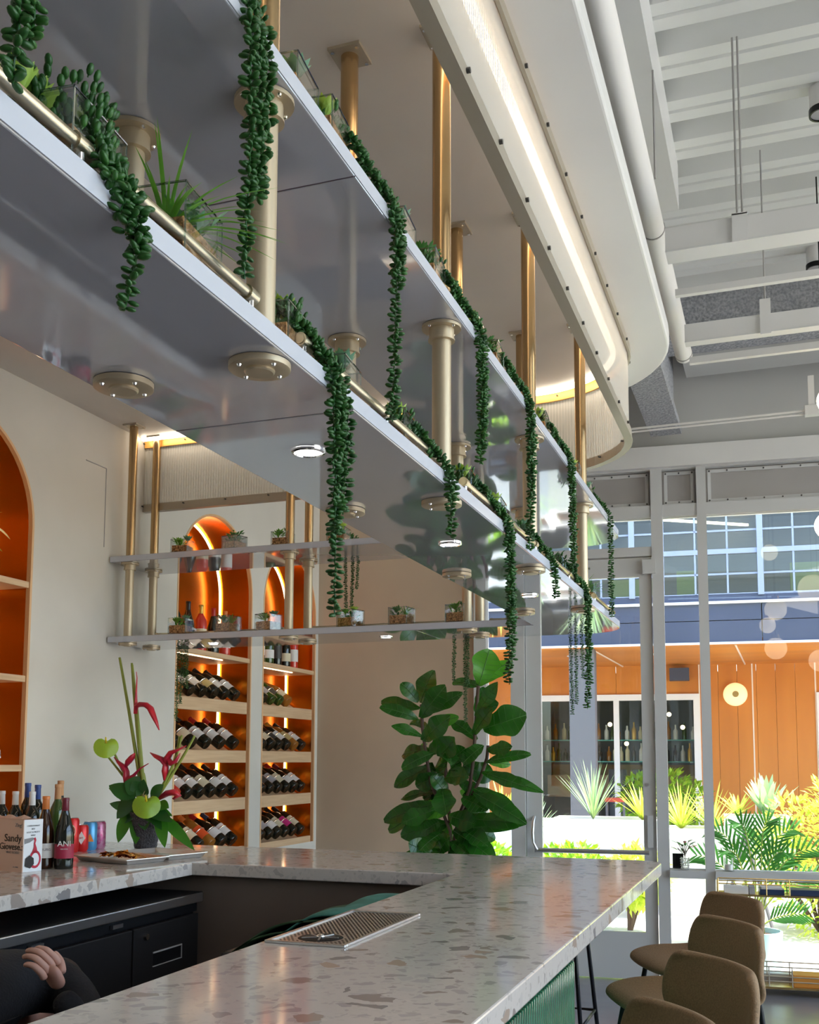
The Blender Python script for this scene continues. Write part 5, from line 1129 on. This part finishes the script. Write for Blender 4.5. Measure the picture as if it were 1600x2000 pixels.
# ------------------------------------------------------------------ courtyard and the building across it
mat('paving', (.62, .60, .57), .8, noise=(1.5, (.56, .54, .52), 3)); mat('planter_white', (.82, .82, .80), .6); mat('orange_wood', (.66, .24, .035), .45, noise=((2.5, 2.5, .25), (.54, .18, .025), 3)); mat('soffit_wood', (.72, .26, .035), .45, noise=((.3, 2, 2), (.58, .21, .04), 3))
mat('slate_panel', (.085, .095, .135), .5, noise=(.6, (.07, .08, .115), 2), spec=.2); mat('frame_pale', (.32, .36, .46), .45); mat('white_frame', (.85, .85, .84), .4); mat('joint', (.85, .72, .58), .6); mat('column_grey', (.17, .165, .17), .9, 0, .1)
mat('office_wall', (.30, .32, .33), .8); mat('office_ceiling', (.42, .39, .34), .8); mat('board_green', (.42, .46, .20), .7); mat('tube_light', (1, .95, .8), .5, emit=((1, .9, .62), 2.0)); mat('teal_shelf', (.14, .45, .40), .2); mat('bar_back', (.22, .25, .26), .6); mat('bar_wood', (.50, .33, .18), .6); mat('orb', (.9, .7, .4), .4, emit=((1, .74, .34), .36)); mat('lamp_glow', (1, .8, .5), .4, emit=((1, .80, .42), 3.))
gm = wbox(MB(), -14, 14, .06, 20, -.14, -.02); gm.box(5.2, 30, -14, 7.7, -.14, -.02); struct('ground', gm, 'paving')
t = thing('building_across', 'grey and orange building across the courtyard with gridded upper windows', 'building', wp(0, 8.4, 0))
A, B = 5.7, 8.4
wbox(MB(), -14, 14, B + .12, B + .2, 0, 2.90).build('wall_backing', 'orange_wood', t) if False else None
# recessed ground floor: orange boards in three stretches
def boards(s0, s1, z0_, z1_, w=.29, joints=()):
    n = max(1, round((s1 - s0) / w)); w = (s1 - s0) / n
    for i in range(n):
        a = s0 + i * w; wbox(MB(), a + .002, a + w - .002, B, B + .04 + rnd.uniform(0, .003), z0_, z1_).build('board', 'orange_wood', t)
boards(-9.0, -1.51, 0, 2.90, .6); boards(-1.51, .90, 2.47, 2.90, .58); boards(.90, 2.50, 0, 2.90, .27); boards(3.6, 7, 0, 2.90, .53); boards(2.50, 3.6, 2.47, 2.9, .5)
for s in (1.645, 2.505, .90): wbox(MB(), s - .010, s + .010, B - .006, B, 0, 2.90).build('joint_strip', 'joint', t)
def opening(s0, s1, nm):
    f = MB(); wbox(f, s0, s1, B - .05, B + .05, 2.38, 2.47); wbox(f, s0, s0 + .09, B - .05, B + .05, 0, 2.38); wbox(f, s1 - .09, s1, B - .05, B + .05, 0, 2.38); wbox(f, (s0 + s1) / 2 - .04, (s0 + s1) / 2 + .04, B - .05, B + .05, 0, 2.38)
    f = f.build('window_frame', 'white_frame', t)
    wbox(MB(), s0 + .09, s1 - .09, B + .0, B + .006, 0, 2.38).build('pane', 'window_glass', f)
opening(-1.51, .90, 'bar'); opening(2.51, 3.55, 'side')
m = MB(); wbox(m, -1.6, 3.8, B + 3.0, B + 3.1, 0, 2.9); wbox(m, -1.7, -1.6, B + .06, B + 3, 0, 2.9); wbox(m, 3.7, 3.8, B + .06, B + 3, 0, 2.9); wbox(m, -1.6, 3.8, B + .06, B + 3, 2.7, 2.8); m.build('bar_room', 'bar_back', t)
wbox(MB(), -1.5, .85, B + 1.2, B + 1.5, .9, 1.25).build('bar_front', 'bar_wood', t); wbox(MB(), -1.5, .85, B + 1.9, B + 2.0, 1.10, 1.42).build('bar_front', 'bar_wood', t)
for z in (1.46, 1.80): wbox(MB(), -1.54, .88, B + 1.0, B + 1.25, z, z + .018).build('glass_shelf', 'teal_shelf', t)
for s in (-1.04, -.34, .36): wbox(MB(), s - .012, s + .012, B + 1.0, B + 1.02, 1.46, 2.38).build('shelf_upright', 'teal_shelf', t)
BK = MB().lathe([(0, 0), (.036, 0), (.036, .16), (.014, .20), (.014, .27), (0, .27)], (0, 0), 10); bprot = {}
OW = ('first', 'second', 'third', 'fourth', 'fifth', 'sixth', 'seventh', 'eighth', 'ninth'); BAY = ('leftmost', 'middle left', 'middle right', 'rightmost')
BN = {'glass_amber': 'amber', 'glass_green': 'green', 'label_cream': 'cream', 'cap_gold': 'golden', 'cap_white': 'white', 'glass_dark': 'black'}
i = 0
for z in (1.478, 1.818):
    s = -1.49; i = 0; kk = {}
    while s < .84:
        mm = ('glass_amber', 'glass_green', 'label_cream', 'cap_gold', 'cap_white', 'glass_dark', 'glass_amber')[rnd.randrange(7)]
        if mm not in bprot: o = BK.build('shelf_bottle', mm, None, 40); bprot[mm] = o.data
        else: o = bpy.data.objects.new('shelf_bottle', bprot[mm]); COL.objects.link(o)
        o.location = wp(s, B + 1.12 + rnd.uniform(-.05, .05), z); o.scale = (1, 1, rnd.uniform(.75, 1.08)); i += 1; bay = sum(s > q for q in (-1.04, -.34, .36)); kk[bay] = kk.get(bay, 0) + 1; tag(o, '%s %s bottle in the %s bay of the %s glass shelf across the courtyard' % (OW[kk[bay] - 1], BN[mm], BAY[bay], 'lower' if z < 1.6 else 'upper'), 'bottle', 'bottles of the bar across the courtyard'); s += rnd.uniform(.085, .14)
for s, z in ((-.45, 2.05), (-.2, 1.75), (.10, 2.1), (.65, 2.0), (.45, 2.2), (-.85, 2.2), (-.35, 1.68), (-1.0, 1.95)):
    c = wp(s, B + .7, z); o = MB().ball(c, .035, 10, 8).build('bar_bulb', 'lamp_glow', None, True, c); tag(o, '%s warm hanging bulb from the left inside the bar across the courtyard' % OW[sorted((-.45, -.2, .10, .65, .45, -.85, -.35, -1.0)).index(s)], 'lamp', 'bulbs inside the bar across the courtyard')
# seated guests' furniture in the dim bar
for s in (-.35, .0): c = wp(s, B + .8, .0); MB().cyl((c.x, c.y), .14, .5, 1.35, 14).build('bar_chair', 'column_grey', t, 40)
# soffit, spandrel, columns, upper windows
wbox(MB(), -14, 14, A, B + .1, 2.90, 2.98).build('soffit', 'soffit_wood', t)
for s in (-.2, 1.55, 3.3): m = MB(); p0, p1 = wp(s - .25, A + .05, 2.897), wp(s, B, 2.897); m.tube([p0, p1], .012, 6); m.build('soffit_joint', 'joint', t)
for s in (-.75, .3, 2.5): c = wp(s, A + .9, 2.896); MB().cyl((c.x, c.y), .09, 2.885, 2.896, 16).build('soffit_light', 'white_frame', t)
n = 8
for i in range(-8, 8):
    for z0_, z1_ in ((2.93, 3.19), (3.20, 3.40)): wbox(MB(), i * 2.24 + 1.61 - 2.24 + .006, i * 2.24 + 1.61 - .006, A - .03, A + .02, z0_, z1_).build('spandrel_panel', 'slate_panel', t)
wbox(MB(), -14, 14, A - .05, A + .05, 2.905, 2.93).build('drip_edge', 'white_frame', t); wbox(MB(), -14, 14, A - .07, A + .02, 3.40, 3.43).build('sill_edge', 'white_frame', t); wbox(MB(), -14, 14, A, A + .15, 5.35, 7.0).build('parapet', 'slate_panel', t)
wbox(MB(), -14, 14, A - .02, A + .03, 3.43, 3.52).build('window_base', 'slate_panel', t)
for i in range(-6, 6):
    a = 1.61 + (i - 1) * 1.53; b = a + 1.53
    f = MB(); wbox(f, a - .035, a + .035, A - .05, A + .05, 3.5, 5.35)
    for k in (1, 2, 3): wbox(f, a + k * .3825 - .011, a + k * .3825 + .011, A - .02, A + .02, 3.52, 5.3)
    for z in (3.52, 3.77, 4.31, 4.58, 4.85): wbox(f, a, b, A - .02, A + .02, z - .011, z + .011)
    wbox(f, a, b, A - .03, A + .03, 4.02, 4.08); wbox(f, a, b, A - .04, A + .04, 5.28, 5.35)
    f = f.build('window_grid', 'frame_pale', t)
    for k in range(4): wbox(MB(), a + k * .3825 + .012, a + (k + 1) * .3825 - .012, A + .0, A + .006, 3.52, 5.28).build('pane', 'window_glass', f)
m = MB(); wbox(m, -12, 12, A + 4, A + 4.1, 3.4, 5.4); m.build('office_wall', 'office_wall', t); wbox(MB(), -12, 12, A + .1, A + 4, 5.36, 5.42).build('office_ceiling', 'office_ceiling', t); wbox(MB(), -12, 12, A + .1, A + 4, 3.38, 3.43).build('office_floor', 'office_wall', t)
for s, d, z1_, w in ((.62, .5, 3.92, .22), (-.25, .6, 3.85, .62), (2.0, .5, 3.97, .75), (3.4, .6, 3.9, .6), (-1.9, .6, 3.9, .7)):
    o = wbox(MB(), s, s + w, A + d, A + d + .04, 3.44, z1_).build('partition', 'board_green', None); tag(o, 'yellow-green office partition behind the upper windows across', 'partition', 'office partitions behind the upper windows')
for s, d0, d1 in ((-.6, .6, 2.9), (1.25, .6, 1.6), (1.9, .6, 2.9), (3.9, .6, 2.9), (.2, 3.0, 3.8)):
    o = MB().obox((wp(s, A + d0, 5.2) + wp(s + 1.5, A + d1, 5.2)) / 2, (wp(s + 1.5, A + d1, 5.2) - wp(s, A + d0, 5.2)) / 2, WT * .025, (0, 0, .02)).build('tube_lamp', 'tube_light', None); tag(o, 'long ceiling tube lamp behind the upper windows across', 'lamp', 'tube lamps behind the upper windows')
for s in (-.57, -6.2, 5.2): wbox(MB(), s - .16, s + .16, A + .1, A + .42, 0, 2.90).build('column', 'column_grey', t)
c = wp(1.40, B - .09, 2.45); o = thing('wall_globe', 'round glowing wall lamp on the orange wall', 'lamp', c); MB().ball(c, .17, 24, 16, (1, .45, 1)).build('globe', 'orb', o, True); MB().tube([c + WN * .05, c + WN * .09], .06, 16).build('wall_plate', 'brass', o); MB().tube([c - WN * .077, c - WN * .083], .045, 16).build('bulb_ring', 'brass', o)
o = wbox(MB(), .48, .76, B - .22, B - .02, 2.66, 2.84).build('wall_speaker', 'slate_panel', None); tag(o, 'dark box speaker under the orange soffit', 'speaker')
# planters with agaves and shrubs
def planter_box(s0, s1, d0, d1, z1_, label):
    t = thing('planter_box', label, 'planter', wp((s0 + s1) / 2, (d0 + d1) / 2, 0)); m = MB(); w = .05
    wbox(m, s0, s1, d0, d0 + w, -.02, z1_); wbox(m, s0, s1, d1 - w, d1, -.02, z1_); wbox(m, s0, s0 + w, d0 + w, d1 - w, -.02, z1_); wbox(m, s1 - w, s1, d0 + w, d1 - w, -.02, z1_); m.build('box_wall', 'planter_white', t)
    wbox(MB(), s0 + w, s1 - w, d0 + w, d1 - w, z1_ - .08, z1_ - .05).build('soil', 'stem_brown', t)
def agave(s, d, z, L, n, m_, label, wid=.06, lean=(.25, 1.0), bend=.1):
    c = wp(s, d, z); t = thing('agave', label, 'plant', c, 0, 'spiky plants in the courtyard')
    for i in range(n):
        a = i * 2.4; e = lean[0] + (lean[1] - lean[0]) * i / n; dd = Vector((cos(a) * e, sin(a) * e, 1 - .3 * e))
        MB().leaf(c, dd, Vector((-cos(a), -sin(a), e)), L * rnd.uniform(.8, 1.1), wid, 6, .3, bend, prof=lambda q: (1 - q) ** .55 * min(1, .55 + 2.5 * q)).build('leaf', m_, t, True)
planter_box(-1.9, -.75, 4.0, 4.7, .83, 'white planter box behind the left half of the door glass'); planter_box(-.70, .42, 3.6, 4.3, .88, 'white planter box behind the right half of the door glass')
planter_box(.50, 1.05, 3.3, 3.9, .82, 'white planter box seen through the narrow pane'); planter_box(.98 + .1, 1.75, 4.3, 4.9, .90, 'white planter box under the blue-green agave'); planter_box(-3.2, -1.95, 4.0, 4.7, .83, 'white planter box left of the door glass')
agave(-.85, 3.35, .70, .42, 34, 'agave', 'pale spiky agave in front of the white planter boxes', .03, (.1, 1.3)); agave(-.30, 4.0, .86, .62, 46, 'agave', 'tall grassy agave on the right planter box', .022, (.05, .7)); agave(.22, 4.0, .86, .45, 30, 'yellow_green', 'yellow-green agave at the right end of planter box', .04); agave(-1.35, 4.35, .80, .50, 26, 'yellow_green', 'yellow-green agave on the left planter box', .05)
agave(.62, 3.6, .80, .50, 44, 'yellow_green', 'yellow grassy plant in the narrow pane, left', .026, (.1, 1.1)); agave(.92, 3.6, .80, .48, 40, 'yellow_green', 'yellow grassy plant in the narrow pane, right', .026, (.1, 1.1)); agave(1.52, 4.6, .88, .46, 22, 'agave', 'blue-green broad agave beside the bush', .12, (.15, .8), .0); agave(1.22, 4.6, .88, .34, 16, 'yellow_green', 'small yellow-green agave left of the blue-green one', .05)
def shrub(name, label, blobs, n, m_, L, W):
    c0 = Vector(blobs[0][0]); t = thing(name, label, 'shrub', (c0.x, c0.y, 0)); mb = MB(); rr = sum(b[1] ** 2 for b in blobs)
    for c, r in blobs:
        for i in range(int(n * r * r / rr)):
            u = Vector((rnd.gauss(0, 1), rnd.gauss(0, 1), rnd.gauss(0, 1))).normalized(); p = Vector(c) + u * r * rnd.uniform(.75, 1.05); d = (u + Vector((rnd.uniform(-.6, .6), rnd.uniform(-.6, .6), rnd.uniform(-.2, .7)))).normalized()
            mb.leaf(p, d, (rnd.uniform(-.5, .5), rnd.uniform(-.5, .5), 1), L * rnd.uniform(.7, 1.3), W, 2, .2, .2)
    stuff(mb.build('leaves', m_, t)); st = MB()
    for c, r in blobs: st.tube([(c0.x, c0.y, -.02), Vector(c)], .02, 6)
    st.build('stems', 'stem_brown', t)
shrub('round_bush', 'large sunlit yellow-green bush at the right of the courtyard', [(wp(1.80, 2.6, .68), .48), (wp(1.42, 2.5, .60), .30), (wp(2.15, 2.6, .85), .50), (wp(2.7, 2.7, .95), .6), (wp(1.85, 2.4, .35), .42), (wp(1.60, 2.8, .95), .22), (wp(2.7, 2.5, .5), .6), (wp(2.0, 2.7, 1.12), .26)], 5200, 'yellow_green', .075, .035)
shrub('green_shrub', 'bright green shrub in front of the bar window across', [(wp(.42, 7.3, 1.0), .36), (wp(.05, 7.4, .95), .30), (wp(.7, 7.3, .9), .3)], 900, 'hedge', .10, .06)
for i, (s0, s1, lb) in enumerate(((-1.6, -.75, 'low green hedge outside the narrow side pane'), (-.72, .02, 'low green hedge outside the left of the glass door'), (.05, .42, 'low yellowish hedge outside the right of the glass door'))):
    bl = [(wp(s0 + .12 + (s1 - s0 - .24) * k / 3, 2.0 + .15 * (k % 2), .42 + .03 * (k % 3)), .25 if 0 < k < 3 else .17) for k in range(4)]; shrub('hedge', lb, bl, 1100, 'hedge' if i < 2 else 'yellow_green', .085, .045)
# bench, board, pot palm
t = thing('sandwich_board', 'white a-frame sandwich board on the paving', 'sign', wp(1.117, 1.6, 0)); 
for q in (1, -1): MB().obox(wp(1.117, 1.6, .47) + WT * (.11 * q), WN * .28, (WT * (-.12 * q) + Z * .48), WT.cross(Z) * .0 + WT * .012).build('board_face', 'planter_white', t)
for q in (1, -1):
    for dd in (-.28, .28): MB().tube([wp(1.117 + .24 * q, 1.6 + dd, -.02), wp(1.117 - .01 * q, 1.6 + dd, .97)], .014, 6).build('board_leg', 'column_grey', t)
t = thing('white_bench', 'white slab bench in front of the planters', 'bench', wp(-.3, 3.2, 0)); wbox(MB(), -1.2, .35, 2.95, 3.35, .38, .46).build('seat', 'planter_white', t); wbox(MB(), -1.1, -.95, 2.98, 3.32, -.02, .38).build('leg', 'planter_white', t); wbox(MB(), .12, .27, 2.98, 3.32, -.02, .38).build('leg', 'planter_white', t)
t = thing('red_chair', 'small red chair beside the grey column across the courtyard', 'chair', wp(-.23, 6.6, 0)); mat('red_plastic', (.62, .08, .05), .4); wbox(MB(), -.36, -.10, 6.5, 6.75, .95, 1.0).build('seat', 'red_plastic', t)
for a in (-.34, -.12):
    for b in (6.52, 6.73): MB().tube([wp(a, b, -.02), wp(a, b, .95)], .012, 6).build('leg', 'column_grey', t)
pc = wp(1.13, .52, 0); t = thing('potted_palm', 'slender palm in pale aqua pot outside the low window pane', 'plant', pc); mat('aqua_pot', (.55, .80, .80), .5)
MB().lathe([(0, -.02), (.165, -.02), (.185, .29), (.17, .29), (.165, .25), (0, .25)], (pc.x, pc.y), 28).build('pot', 'aqua_pot', t, 40); MB().lathe([(0, .255), (.165, .255)], (pc.x, pc.y), 20).build('soil', 'stem_brown', t)
fr = ((-.34, .05, 1.06), (-.10, -.05, 1.12), (.14, .0, 1.14), (.36, .05, 1.08), (.55, .0, .94), (-.50, .08, .86), (.60, .1, .72), (.05, .12, 1.02), (.25, -.08, .92), (-.22, -.08, .92), (.42, .06, .44), (.34, .12, .84))
for k, (ds, dd, zt) in enumerate(fr):
    b0 = pc + Vector((rnd.uniform(-.07, .07), rnd.uniform(-.05, .05), .26)); tip = pc + WT * ds * .78 + WN * dd + Z * zt * .93; ds *= .78; mid = pc + WT * ds * .30 + WN * dd * .4 + Z * (zt * .93)
    P = curve3(b0, mid, tip, 16); stem = MB().tube(P, [.008 - .0004 * i for i in range(17)], 6).build('frond_stem', 'stem_green', t, True)
    for i in range(7, 17):
        tg = (P[min(i + 1, 16)] - P[i - 1]).normalized(); sd = tg.cross(Vector((0, -1, .3))).normalized()
        for q in (1, -1): MB().leaf(P[i], sd * q * .8 + tg * .9 + Z * .1, (0, -1, .4), .155 * (1 - .4 * abs(i - 11) / 6), .017, 4, .1, .15, prof=lambda u: sin(pi * min(1, u * .9 + .08)) ** .7).build('leaflet', 'palm_leaf', stem)
